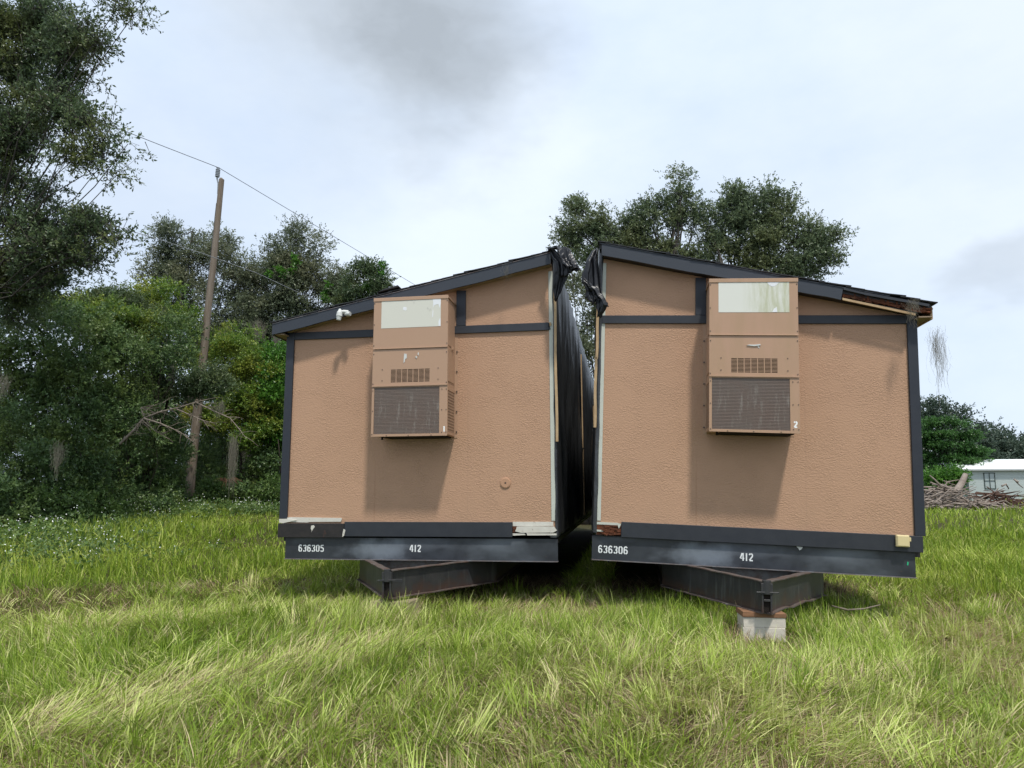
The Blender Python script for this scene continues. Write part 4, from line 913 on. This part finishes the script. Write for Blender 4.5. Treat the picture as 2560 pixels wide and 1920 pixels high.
for i, (px, Y, w_, h_, lb) in enumerate(((40, 14.6, 70, 60, 'at the left frame edge among the white flowers'), (150, 15.4, 70, 50, 'just right of the flowers'), (250, 16.6, 60, 45, 'under the tall glossy shrub'), (330, 18.0, 55, 40, 'left of the pole by two shrub widths'), (410, 20.0, 50, 36, 'touching the pole foot on its left'), (520, 21.6, 50, 36, 'touching the pole foot on its right'), (600, 22.2, 50, 34, 'below the hanging moss beard'), (680, 22.2, 40, 40, 'against the left building corner'))):
    p = at(px, 1235, Y); gz = float(ground_z(p[0], p[1])); k = Y/F_PX*1.1
    tree('low_bush', 'low bush by the woods, '+lb, 'bush', 'low bushes at the foot of the woods', (p[0], p[1]),
         [(p[0]+dx*k*w_, p[1]+dy, gz+hh*k*h_, w_*k*.75, .5, h_*k*.75) for dx, dy, hh in ((-.6, 0, .5), (.5, .2, .6), (0, -.2, 1.2), (.1, .1, .3))], M['leaf_weed' if i % 3 else 'leaf_shrub'], 9000, .08, .038, .22, 120+i, r0=.03, forks=2, bark='bark_dark', crown='foliage', tl=.16)
tree('shrub', 'yellow green leafy shrub filling the space between pole and roof end', 'shrub', SHR, (-13.2, 23.4),
     [C(560,880,40,40,23), C(620,890,55,50,23), C(690,930,35,45,22.8), C(600,970,60,45,23), C(660,1010,50,50,22.8), C(560,1040,40,40,23), C(640,1090,60,50,22.8)], M['leaf_yellow'], 42000, .075, .035, .30, 151, r0=.04, forks=3, bark='bark_dark', crown='foliage', tl=.2)
tree('shrub', 'light green shrub crown with yellow tips above the dark shrubs', 'shrub', SHR, (-15.8, 18.8),
     [C(150,790,70,32,18.6), C(230,775,60,30,18.7), C(310,790,70,30,18.8), C(390,815,50,32,19.2)], M['leaf_yellow'], 20000, .075, .035, .30, 152, r0=.04, forks=3, bark='bark_dark', crown='foliage', tl=.2)
# background oaks on the left
tree('live_oak', 'grey green spreading oak behind the utility pole', 'tree', OAKS, (-22.5, 31),
     [C(480,590,55,38,31), C(420,620,50,35,31), C(530,630,60,45,31), C(400,690,40,50,31), C(460,690,70,50,31), C(560,700,60,50,31.4), C(600,660,35,35,31.2), C(430,770,60,40,31), C(520,780,80,50,31.2), C(600,780,60,50,31.6), C(550,850,80,50,31.6), C(450,850,60,40,31.5), C(610,870,70,40,32), C(650,700,45,40,31.5), C(650,760,50,45,31.5), C(650,820,50,40,31.6)],
     M['leaf_grey'], 110000, .105, .048, .50, 51, r0=.34, forks=3, tl=.35, minor=1.3)
tree('live_oak', 'grey green oak with bright vines, behind the left roof end', 'tree', OAKS, (-17, 31),
     [C(735,600,35,30,31), C(700,640,50,40,31), C(770,640,45,40,31), C(670,680,50,45,31), C(740,700,70,50,31), C(810,700,50,45,31), C(840,740,40,40,31), C(680,770,70,50,31.3), C(770,780,70,50,31.2), C(650,850,60,50,31.5), C(720,850,70,50,31.5)],
     M['leaf_grey'], 100000, .105, .048, .50, 52, r0=.34, forks=3, tl=.35, minor=1.3)
tree('small_oak', 'small vine covered tree just above the left roof slope', 'tree', OAKS, (-11.8, 29),
     [C(920,690,28,30,29), C(945,690,22,20,29), C(895,735,40,35,29), C(945,730,30,35,29), C(850,760,30,25,29)],
     M['leaf_oak'], 18000, .10, .045, .34, 53, r0=.14, forks=2, tl=.3)
for i, (x, y) in enumerate(((-27, 36), (-23.5, 37), (-20, 36), (-16.5, 37), (-13, 36), (-31, 35), (-35.5, 35), (-32, 29), (-39, 34), (-21.5, 27.5))):
    z = float(ground_z(x, y)); rr = random.Random(i)
    tree('understorey_tree', ('dark understorey tree deep in the woods, '+('far left', 'left of the pole', 'behind the pole', 'behind the yellow shrubs', 'beside the building', 'at the frame edge', 'beyond the left frame edge', 'behind the leftmost shrub', 'farthest left', 'between the pole and the dark shrubs')[i]), 'tree', 'understorey trees deep in the woods', (x, y),
         [(x+rr.uniform(-1.4, 1.4), y+rr.uniform(-.8, .8), z+.9+k*.95, 2.0-.12*k, 1.2, 1.0) for k in range(7)], M['leaf_shrub'], 26000, .15, .075, .6, 60+i, r0=.12, forks=1, bark='bark_dark', tl=.4)
# big oak behind the right half
def c8(x, y): return (1380+x/2.9105, 402+y/2.9105)
def C8(x, y, rx, ry, Y=31): a = c8(x, y); return C(a[0], a[1], rx/2.91, ry/2.91, Y)
tree('live_oak', 'broad many-stemmed live oak towering behind the right half', 'tree', OAKS, (3.4, 31.5),
     [C8(190,340,100,60), C8(110,480,70,90), C8(250,480,90,90), C8(380,430,80,70), C8(120,600,90,80), C8(330,590,110,90), C8(450,530,50,60), C8(580,400,60,55), C8(700,310,75,60), C8(730,400,70,55), C8(620,480,80,60), C8(560,570,90,70),
      C8(930,110,60,34), C8(910,200,50,50), C8(960,270,55,55), C8(860,290,60,50), C8(940,390,90,60), C8(1050,350,75,50), C8(850,440,50,50), C8(720,620,110,80), C8(870,640,80,70), C8(930,480,40,30),
      C8(1290,240,60,50), C8(1400,230,80,60), C8(1250,330,90,50), C8(1360,340,90,60), C8(1470,330,70,70), C8(1590,220,45,50), C8(1620,300,65,60), C8(1750,260,35,40), C8(1720,330,50,50), C8(1640,400,80,50), C8(1230,440,80,50), C8(1380,460,100,60), C8(1530,450,80,60),
      C8(1500,570,110,70), C8(1250,560,80,50), C8(1180,640,90,50), C8(1110,420,60,45), C8(1150,540,80,50), C8(1060,640,60,45), C8(1000,760,90,40), C8(1420,640,80,50), C8(560,470,60,60), C8(560,640,80,60), C8(1700,500,60,50), C8(1760,600,70,50), C8(1330,660,60,50), C8(1640,550,90,70), C8(1860,480,55,55), C8(1930,560,90,60), C8(2060,550,60,50), C8(2110,520,30,24), C8(1830,590,90,60), C8(1960,650,90,60), C8(1760,700,120,70), C8(1600,700,90,60), C8(2030,750,50,50), C8(1880,800,80,60), C8(1480,760,90,50), C8(1720,820,110,60), C8(1120,740,90,40), C8(980,700,50,50), C8(250,680,110,60), C8(450,700,110,60), C8(650,740,110,50)],
     M['leaf_green_oak'], 125000, .112, .052, .34, 71, r0=.40, forks=4, tl=.34, minor=1.2)
tree('live_oak', 'oak foliage seen down the gap between the two halves', 'tree', OAKS, (-1.5, 30),
     [C(1430,700,60,60,30), C(1470,790,60,70,30), C(1420,860,60,60,30), C(1480,930,60,80,30), C(1450,1050,60,90,30), C(1500,1130,60,80,30), C(1430,1180,60,60,30)],
     M['leaf_grey'], 36000, .12, .055, .5, 72, r0=.2, forks=2, tl=.3)
# trees to the far right
FR = 'distant trees at the right edge'
tree('mimosa_tree', 'bright green layered tree beside the right corner of the building', 'tree', FR, (24.6, 54),
     [C(2320,1060,26,10,54), C(2385,1058,30,10,54), C(2350,1085,50,10,54), C(2410,1095,36,10,54), C(2300,1110,30,12,54), C(2360,1118,60,10,54), C(2425,1130,34,10,54), C(2310,1145,40,10,54), C(2380,1155,60,10,54), C(2440,1150,26,8,54), C(2330,1180,50,12,54), C(2290,1205,30,14,54), C(2400,1185,40,10,54), C(2345,1205,60,12,54)],
     M['leaf_mimosa'], 42000, .16, .075, .45, 81, r0=.2, forks=2, tl=.3, flat=.35)
tree('distant_oak', 'dark oak behind the bright layered tree', 'tree', FR, (26, 68), [C(2300,1030,50,30,68), C(2340,1040,40,30,68), C(2300,1090,50,50,68), C(2395,1050,24,22,68), C(2430,1080,30,26,68), C(2390,1110,50,40,68), C(2350,1120,50,60,68), C(2420,1150,50,50,68), C(2300,1180,60,50,68)], M['leaf_far'], 42000, .24, .12, .9, 82, r0=.4, forks=2, tl=.6)
for i, (px, py, Yd, lb) in enumerate(((2480,1120,80,'dark tree above the left end of the white roof'), (2530,1115,82,'tall far tree behind the middle of the white roof'), (2600,1120,84,'far tree behind the white roof at the frame edge'), (2450,1150,76,'low dark tree behind the gable of the white home'), (2700,1100,85,'far tree beyond the right frame edge'))):
    p = at(px, 1230, Yd)
    tree('distant_tree', lb, 'tree', FR, (p[0], p[1]), [C(px, py-8, 26, 26, Yd), C(px-24, py+18, 30, 26, Yd), C(px+24, py+15, 30, 26, Yd), C(px, py+50, 50, 40, Yd), C(px-10, py+90, 50, 30, Yd)], M['leaf_far'], 16000, .30, .15, 1.0, 90+i, r0=.35, forks=1, tl=.7)
tree('shrub', 'yellow green bush behind the brush pile', 'shrub', SHR, tuple(at(2365, 1230, 47)[:2]), [C(2370,1190,30,12,47), C(2340,1200,24,12,47), C(2385,1205,26,14,47), C(2360,1215,40,14,47)], M['leaf_bright'], 9000, .14, .06, .4, 99, r0=.04, forks=2, crown='foliage')

cl_, rr_ = [], random.Random(77)
for k in range(46):
    x = -62+k*3.0+rr_.uniform(-1, 1); y = 92+rr_.uniform(-4, 5)+abs(x-8)*.1
    for q in range(3): cl_.append((x+rr_.uniform(-1, 1), y, 1.4+q*1.6, 2.6, 2.0, 1.5+.6*rr_.random()))
V, Fq, var, _, _ = foliage(cl_, 90000, .42, .22, 1.0, 78, tl=.8)
o = np_mesh('far_woods', V, Fq, M['leaf_far'], var); tag(o, 'far belt of woods along the horizon behind everything', 'woods', kind='stuff')

# ------------------------------------------------------------------ utility pole, wires
PB = at(473, 1228, 22.5); PT = at(555, 449, 22.5)
def pole():
    gz = float(ground_z(PB[0], PB[1])); d = PT-PB; b = PB+d*((gz-.3-PB[2])/d[2])
    t = empty('utility_pole', tuple(b)); tag(t, 'weathered leaning timber utility pole with one insulator on top', 'utility pole')
    ax = Vector(PT-b); mb = MB(); n = 14
    mb.tube([ax*(k/n)+Vector((.012*math.sin(k*1.3), .01*math.sin(k*2.1), 0)) for k in range(n+1)]+[ax*1.0+Vector((0, 0, .015))], [.165-.072*k/n for k in range(n+1)]+[.075], 14); mb.build('timber', M['pole'], t, smooth=False)
    q = ax; u = ax.normalized(); s = Vector((-.12, -.04, 0))
    mb = MB(); mb.tube([q+s*.75-u*.55, q+s*.95-u*.15, q+s*1.35+u*.02, q+s*1.35+u*.10], [.022, .024, .030, .034], 8); mb.build('pin_bracket', M['insul'], t)
    mb = MB(); c = q+s*1.35+u*.08; pr = []
    for k in range(5): pr += [(k*.062, .055), (k*.062+.02, .082), (k*.062+.04, .082), (k*.062+.052, .055)]
    pr += [(.33, .045), (.35, .07), (.37, .05)]
    mb.tube([c+u*h for h, _ in pr], [r for _, r in pr], 14); mb.build('insulator', M['insul'], t)
    mb = MB(); mb.tube([q+Vector((-.10, -.04, 0))-u*.9, q*.2+Vector((-.14, -.06, 0)), Vector((-.17, -.08, .8))], .008, 5); mb.build('ground_wire', M['wire'], t)
    return b+np.array(ax)+np.array(s)*1.35+np.array(u)*.45
top = pole()
def wire(name, pts, rad, m, label):
    mb = MB(); mb.tube(pts, rad, 5); o = mb.build(name, m); tag(o, label, 'power line', 'power lines'); return o
def onz(px, py, z): r = ray(px, py); return np.array([0, 0, EYE])+r*((z-EYE)/r[2])
zt = float(top[2])
PL, PR = onz(300, 323, zt), onz(1035, 711, zt)
wire('power_line', [tuple(top+(PL-top)*k+np.array([0, 0, .02*k*(k-1)])) for k in (4, 3, 2, 1, .5)]+[tuple(top)]+[tuple(top+(PR-top)*k) for k in (.33, .66, 1, 1.5, 2)], .011, M['wire'], 'upper power line running over the pole insulator and down behind the roof')
wire('power_line', [tuple(onz(120, 515, 9.3)), tuple(onz(220, 545, 9.15)), tuple(onz(395, 598, 9.0)), tuple(onz(508, 634, 9.0)), tuple(onz(640, 682, 8.9)), tuple(onz(830, 770, 9.0)), tuple(onz(960, 830, 9.2))], .011, M['wire2'], 'lower bare power line passing in front of the background oaks')

# ------------------------------------------------------------------ bare branch, moss, vines
def bare_branch():
    mb = MB(); Y = 16.2; rr = random.Random(4)
    def br(pts, r0, r1, dy=0):
        p = [Vector(at(x, y, Y+dy+.15*math.sin(i))) for i, (x, y) in enumerate(pts)]; n = len(p); mb.tube(p, [r0+(r1-r0)*i/(n-1) for i in range(n)], 6)
        for _ in range(n*4):
            i = rr.randint(1, n-1); s = p[i].lerp(p[i-1], rr.random()); d = Vector((rr.uniform(-1, 1), rr.uniform(-.5, .5), rr.uniform(-.6, .7)))*.35
            mb.tube([s, s+d*.6+Vector((.08, 0, -.02)), s+d+Vector((.15, 0, -.08))], [.008, .006, .003], 4, cap=False)
    br([(300,1110),(335,1075),(360,1045),(400,1030),(450,1018),(490,1005),(520,998)], .036, .008)
    br([(360,1046),(400,1058),(450,1080),(490,1110)], .022, .006, -.2); br([(355,1050),(385,1075),(420,1097)], .016, .005, .1)
    br([(440,1022),(470,1035),(505,1050),(540,1060)], .018, .005, .2); br([(490,1006),(540,1030),(575,1045),(600,1075),(612,1092)], .018, .006, -.1)
    br([(360,1040),(352,1020),(380,1015),(412,1005)], .014, .004, .1)
    o = mb.build('bare_branch', M['bark_pale'], smooth=True); tag(o, 'pale leafless branch reaching across in front of the pole', 'dead branch')
bare_branch()
def moss(px, py, w, h, Y, label, n=260, seed=0, grp='hanging moss'):
    g = np.random.default_rng(seed); p0 = at(px, py, Y); k = np.linalg.norm(p0)/F_PX; segs = 8; Vs, Fs = [], []
    nt_ = max(1, int(w/5)); tufts = [(g.normal(0, .36)*w*k, g.normal(0, .2)*w*k, g.uniform(.45, 1.0), g.uniform(-.1, .25)*h*k) for _ in range(nt_)]; tufts[0] = (0, 0, 1.0, 0)
    for i in range(n):
        tx, ty, tl_, dz_ = tufts[g.integers(nt_)]; sp = g.normal(0, 1, 2)*np.array([.16*w*k+.02, .10*w*k+.02]); l = h*k*tl_*g.uniform(.35, 1.0); wd = .0011*k*F_PX/20*g.uniform(.7, 2.0)
        st = g.uniform(0, .5)*h*k*tl_; cur = p0+np.array([tx+sp[0], ty+sp[1], -dz_-st*.8]); base = len(Vs)
        for s in range(segs+1):
            Vs += [cur+np.array([-wd, 0, 0]), cur+np.array([wd, wd*.5, 0])]
            cur = cur+np.array([g.normal(0, .012)-sp[0]*.09, g.normal(0, .012)-sp[1]*.09, -l/segs*g.uniform(.6, 1.2)])
        Fs += [(base+2*s, base+2*s+1, base+2*s+3, base+2*s+2) for s in range(segs)]
        for _ in range(3):
            q = Vs[base+2*g.integers(segs)]; e = np.array([g.normal(0, .03), g.normal(0, .03), g.normal(-.02, .02)]); b2 = len(Vs); Vs += [q, q+np.array([wd, 0, wd]), q+e+np.array([wd*.4, 0, 0]), q+e]; Fs.append((b2, b2+1, b2+2, b2+3))
    V = np.array(Vs); o = np_mesh('hanging_moss', V, np.array(Fs), M['moss'], g.random(len(V))); tag(o, label, 'moss', grp)
moss(2340, 812, 26, 130, 8.6, 'long pale strand of moss hanging in the air right of the roof corner', 110, 1)
moss(2275, 748, 16, 58, 8.30, 'tuft of moss caught on the broken right eave', 70, 2)
moss(1266, 655, 8, 46, 8.60, 'thin wisp of moss dangling over the left fascia', 16, 3)
moss(590, 1080, 15, 120, 16.2, 'grey moss beard hanging from the tip of the bare branch', 160, 4)
moss(545, 1003, 20, 42, 16.2, 'short moss tuft on the bare branch right of the pole', 90, 5)
moss(150, 1095, 22, 70, 14.3, 'brown moss clump low in the left shrubs', 120, 6)
moss(20, 930, 30, 60, 13, 'moss clump near the left edge beneath the oak', 120, 7)
for i, (x, y, w, h) in enumerate(((610,880,34,90),(660,880,30,100),(700,860,34,90),(560,820,26,60),(640,800,30,60),(690,810,26,60))):
    moss(x, y, w, h, 29.4, 'grey moss curtain in the background oaks, '+('below the middle of the left crown', 'longest of the curtains', 'next to the roof end', 'beside the pole', 'high between the crowns', 'high near the roof end')[i], 200, 10+i, 'moss curtains in the background oaks')
def vine(pts, Y, label, seed):
    V, Fq, var, _, _ = foliage([C(x, y, 4, 4, Y, .08) for x, y in pts], 420, .12, .08, .07, seed, tl=.12)
    o = np_mesh('vine', V, Fq, M['leaf_bright'], var); tag(o, label, 'vine', 'bright vines climbing the oaks')
vine([(735,645),(742,655),(738,668),(730,678),(722,684)], 30.0, 'bright green vine high in the right-hand background oak', 1)
vine([(700,672),(707,682),(708,690),(672,684)], 30.0, 'bright vine tuft left of the higher vine', 2)
vine([(822,712),(816,722),(810,735),(811,748),(815,752)], 30.0, 'bright vine low over the left roof slope', 3)
vine([(958,662),(950,668),(950,682),(922,708),(915,718)], 28.6, 'bright vine on the small tree over the roof', 4)

# ------------------------------------------------------------------ weeds and wildflowers
def weeds(n, reg, name, label, hmin, hmax, seed, lm, fl=0):
    g = np.random.default_rng(seed); pts = []
    for (x0, y0, x1, y1, wd, m) in reg:
        t = g.random(m); pts.append(np.stack([x0+(x1-x0)*t+g.normal(0, wd, m), y0+(y1-y0)*t+g.normal(0, wd, m)], 1))
    P = np.concatenate(pts); x, y = P.T; z = ground_z(x, y); hh = g.uniform(hmin, hmax, len(P)); cl = []
    V0, F0, v0 = [], [], []; k = 0
    per = n; A = np.repeat(np.stack([x, y, z], 1), per, 0); H_ = np.repeat(hh, per)
    A = A+np.stack([g.normal(0, .10, len(A)), g.normal(0, .10, len(A)), H_*g.random(len(A))**.8], 1)
    ld = g.normal(size=A.shape)+np.array([0, 0, .4]); ld /= np.linalg.norm(ld, axis=1)[:, None]; sd = np.cross(ld, g.normal(size=A.shape)+np.array([0, 0, .8])); sd /= np.linalg.norm(sd, axis=1)[:, None]
    l = g.uniform(.05, .11, len(A))[:, None]; V = np.stack([A, A+ld*l*.5+sd*l*.22, A+ld*l, A+ld*l*.5-sd*l*.22], 1).reshape(-1, 3)
    o = np_mesh(name, V, np.arange(len(V)).reshape(-1, 4), lm, np.repeat(g.random(len(A)), 4)); tag(o, label, 'weeds', kind='stuff')
    if fl:
        q = g.random(len(P)) < fl; Q = np.stack([x, y, z+hh+.06], 1)[q]; Q = np.repeat(Q, 2, 0)+g.normal(0, .09, (q.sum()*2, 3)); n_ = len(Q); Vs, Fs = [], []
        for a in range(3):
            th = g.uniform(0, 3.14, n_); e1 = np.stack([np.cos(th), np.sin(th), g.normal(0, .5, n_)], 1); e2 = np.cross(e1, np.stack([g.normal(0, .5, n_), -np.ones(n_)*.7, np.ones(n_)], 1)); e2 /= np.linalg.norm(e2, axis=1)[:, None]
            Vs.append(np.stack([Q-e1*.014, Q-e2*.010, Q+e1*.014, Q+e2*.010], 1).reshape(-1, 3))
        V = np.concatenate(Vs); o = np_mesh('wildflowers', V, np.arange(len(V)).reshape(-1, 4), M['flower']); tag(o, 'small white wildflowers scattered over the '+label, 'wildflowers', kind='stuff')
weeds(20, [(-12.4, 12.6, -9.0, 11.6, .85, 170), (-12.5, 14.0, -11, 14.5, .6, 80)], 'weeds', 'leafy weeds at the left edge below the oak', .12, .42, 1, M['leaf_weed'], .4)
weeds(22, [(-13.5, 16.2, -12.2, 20, .6, 220), (-12.5, 20.6, -8.6, 21.4, .6, 300)], 'weeds', 'leafy weeds along the foot of the woods by the pole', .12, .40, 2, M['leaf_weed'], .25)
weeds(30, [(18.5, 35.5, 30, 37.5, .8, 420)], 'weeds', 'low weeds before the brush piles', .3, .75, 3, M['leaf_yellow'], .05)

# ------------------------------------------------------------------ brush piles, log, white home
def brush(name, cx, cy, L, Dp, Hh, n, seed, m, label, r=.045):
    mb = MB(); rr = random.Random(seed)
    for i in range(n):
        u = rr.uniform(-1, 1); v = rr.uniform(-1, 1); top_ = Hh*(1-u*u)*(1-.6*v*v)*(.75+.35*math.sin(u*5+seed)); x = cx+u*L; y = cy+v*Dp; z = float(ground_z(x, y))+rr.random()**.7*max(.1, top_)
        a = rr.gauss(0, .6); l = rr.uniform(.5, 1.9); el = rr.gauss(0, .28); d = Vector((math.cos(a)*math.cos(el), math.sin(a)*math.cos(el), math.sin(el)))*l; p = Vector((x, y, z))
        q = Vector((rr.uniform(-.1, .1), rr.uniform(-.1, .1), rr.uniform(-.12, .12))); rad = r*rr.uniform(.35, 1.3)
        mb.tube([p-d*.5, p+q, p+d*.5], [rad, rad*.85, rad*.5], 5)
    o = mb.build(name, m); tag(o, label, 'brush pile', 'brush piles', kind='stuff')
pc = at(2345, 1225, 39); brush('brush_pile', pc[0], pc[1], 3.0, 1.5, 1.25, 420, 1, M['log'], 'grey pile of cut branches behind the right corner of the building')
pc2 = at(2500, 1232, 40); brush('brush_pile', pc2[0], pc2[1], 2.3, 1.2, .95, 300, 2, mat('reddish_brush', (.13, .075, .055), .95, .2, noise=(3, .9, (.06, .04, .03))), 'reddish brown brush pile in front of the white home', .032)
pa, pb = at(2388, 1232, 38.4), at(2414, 1186, 38.8)
mb = MB(); mb.tube([tuple(pa), tuple((pa+pb)/2+np.array([.05, 0, 0])), tuple(pb)], [.17, .15, .12], 12); o = mb.build('log', M['log']); tag(o, 'thick pale log sticking up out of the brush pile', 'log')
for i, pts in enumerate(([(2352,1215),(2338,1200),(2324,1188)], [(2360,1222),(2368,1205),(2395,1200),(2420,1208)], [(2545,1205),(2535,1198),(2548,1212),(2558,1220)], [(2505,1215),(2515,1210),(2522,1222)])):
    mb = MB(); mb.tube([tuple(at(x, y, 38.6+.2*k)) for k, (x, y) in enumerate(pts)], [.05-.012*k for k in range(len(pts))], 6); o = mb.build('dead_limb', M['bark_pale'] if i < 2 else M['log'], smooth=True)
    tag(o, ('pale dead limb pointing up left of the log', 'crooked pale limb crossing behind the log', 'dark curved limb above the reddish brush', 'short twisted limb above the reddish brush')[i], 'dead limb', 'limbs sticking out of the brush')
def home():
    Y = 52.0; a = at(2420, 1236, Y); gz = float(ground_z(a[0], Y)); zt_ = at(2420, 1174, Y)[2]; zr = at(2408, 1154, Y+.9)[2]
    t = empty('mobile_home', (a[0], Y, gz)); tag(t, 'white mobile home with white metal roof beyond the brush piles', 'mobile home'); h = zt_-gz; W_ = 17.0
    m = MB(); m.box(0, W_, 0, 4.2, .0, h); m.build('walls', M['siding'], t)
    m = MB(); e = .35; m.add([(-e-.1, -.30, h+.02), (W_, -.30, h+.02), (W_, 2.1, h+.75), (-e, 2.1, h+.75), (-e-.1, 4.5, h+.02), (W_, 4.5, h+.02)], [(0, 1, 2, 3), (3, 2, 5, 4), (0, 3, 4)]); m.build('roof', M['metal_roof'], t, solid=.10)
    m = MB(); m.box(-.03, .10, -.03, .02, 0, h-.01); m.build('corner_trim', M['frame_dk'], t)
    def win(px0, px1, py0, py1):
        x0, x1 = at(px0, py0, Y)[0]-a[0], at(px1, py0, Y)[0]-a[0]; z0, z1 = at(px0, py1, Y)[2]-gz, at(px0, py0, Y)[2]-gz
        m = MB(); w_ = .04
        for r in ((x0, x1, z0, z0+w_), (x0, x1, z1-w_, z1), (x0, x0+w_, z0, z1), (x1-w_, x1, z0, z1), ((x0+x1)/2-.02, (x0+x1)/2+.02, z0, z1), (x0, x1, (z0+z1)/2-.02, (z0+z1)/2+.02)): m.box(r[0], r[1], -.05, -.002-.001*random.random(), r[2], r[3])
        w = m.build('window', M['frame_dk'], t); m = MB(); m.box(x0+.01, x1-.01, -.02, -.0005, z0+.01, z1-.01); m.build('pane', M['pane'], w)
    win(2458, 2486, 1182, 1222); win(2600, 2628, 1182, 1222)
    p = at(2392, 1166, Y+4.5); q = at(2415, 1166, Y+4.5)
    s = empty('shed', (p[0]+.2, Y+6.0, gz)); tag(s, 'small grey roofed shed peeking out left of the white mobile home', 'shed')
    m = MB(); m.box(0, 3.0, 0, 2, 0, 2.0); m.build('walls', M['siding'], s); m = MB(); m.add([(-.25, -.3, 1.95), (3.2, -.3, 1.95), (3.2, 1.0, 2.65), (.1, 1.0, 2.65), (-.25, 2.3, 1.95), (3.2, 2.3, 1.95)], [(0, 1, 2, 3), (3, 2, 5, 4), (0, 3, 4)]); m.build('roof', M['grey_roof'], s, solid=.08)
    m = MB(); m.box(.45, 1.1, -.03, -.002, .9, 1.7); m.build('window', M['frame_dk'], s)
home()
# dark dead stick in the grass right of the hitch, brown palm fronds by the pole
mb = MB(); mb.tube([tuple(at(2080, 1515, 8.6)), tuple(at(2120, 1525, 8.5)), tuple(at(2160, 1522, 8.5)), tuple(at(2200, 1512, 8.6))], [.010, .011, .009, .006], 6); o = mb.build('fallen_stick', M['bark_pale'], smooth=True); tag(o, 'thin grey stick lying in the flattened grass right of the tow frame', 'stick')
def frond():
    mb = MB(); rr = random.Random(8); c = Vector(at(568, 1205, 20.8))
    for k in range(26):
        a = rr.uniform(-1.3, 1.3); l = rr.uniform(.3, .62); b = c+Vector((math.sin(a)*l, rr.uniform(-.2, .2), -abs(math.cos(a))*l*.5+.12)); m_ = (c+b)/2+Vector((0, 0, .12)); w = Vector((.018, 0, .018))
        mb.add([c-w*.3, c+w*.3, m_+w, m_-w, b+w*.2, b-w*.2], [(0, 1, 2, 3), (3, 2, 4, 5)])
    o = mb.build('dead_frond', M['dry_frond']); tag(o, 'drooping dead brown palm frond right of the pole foot', 'palm frond')
frond()
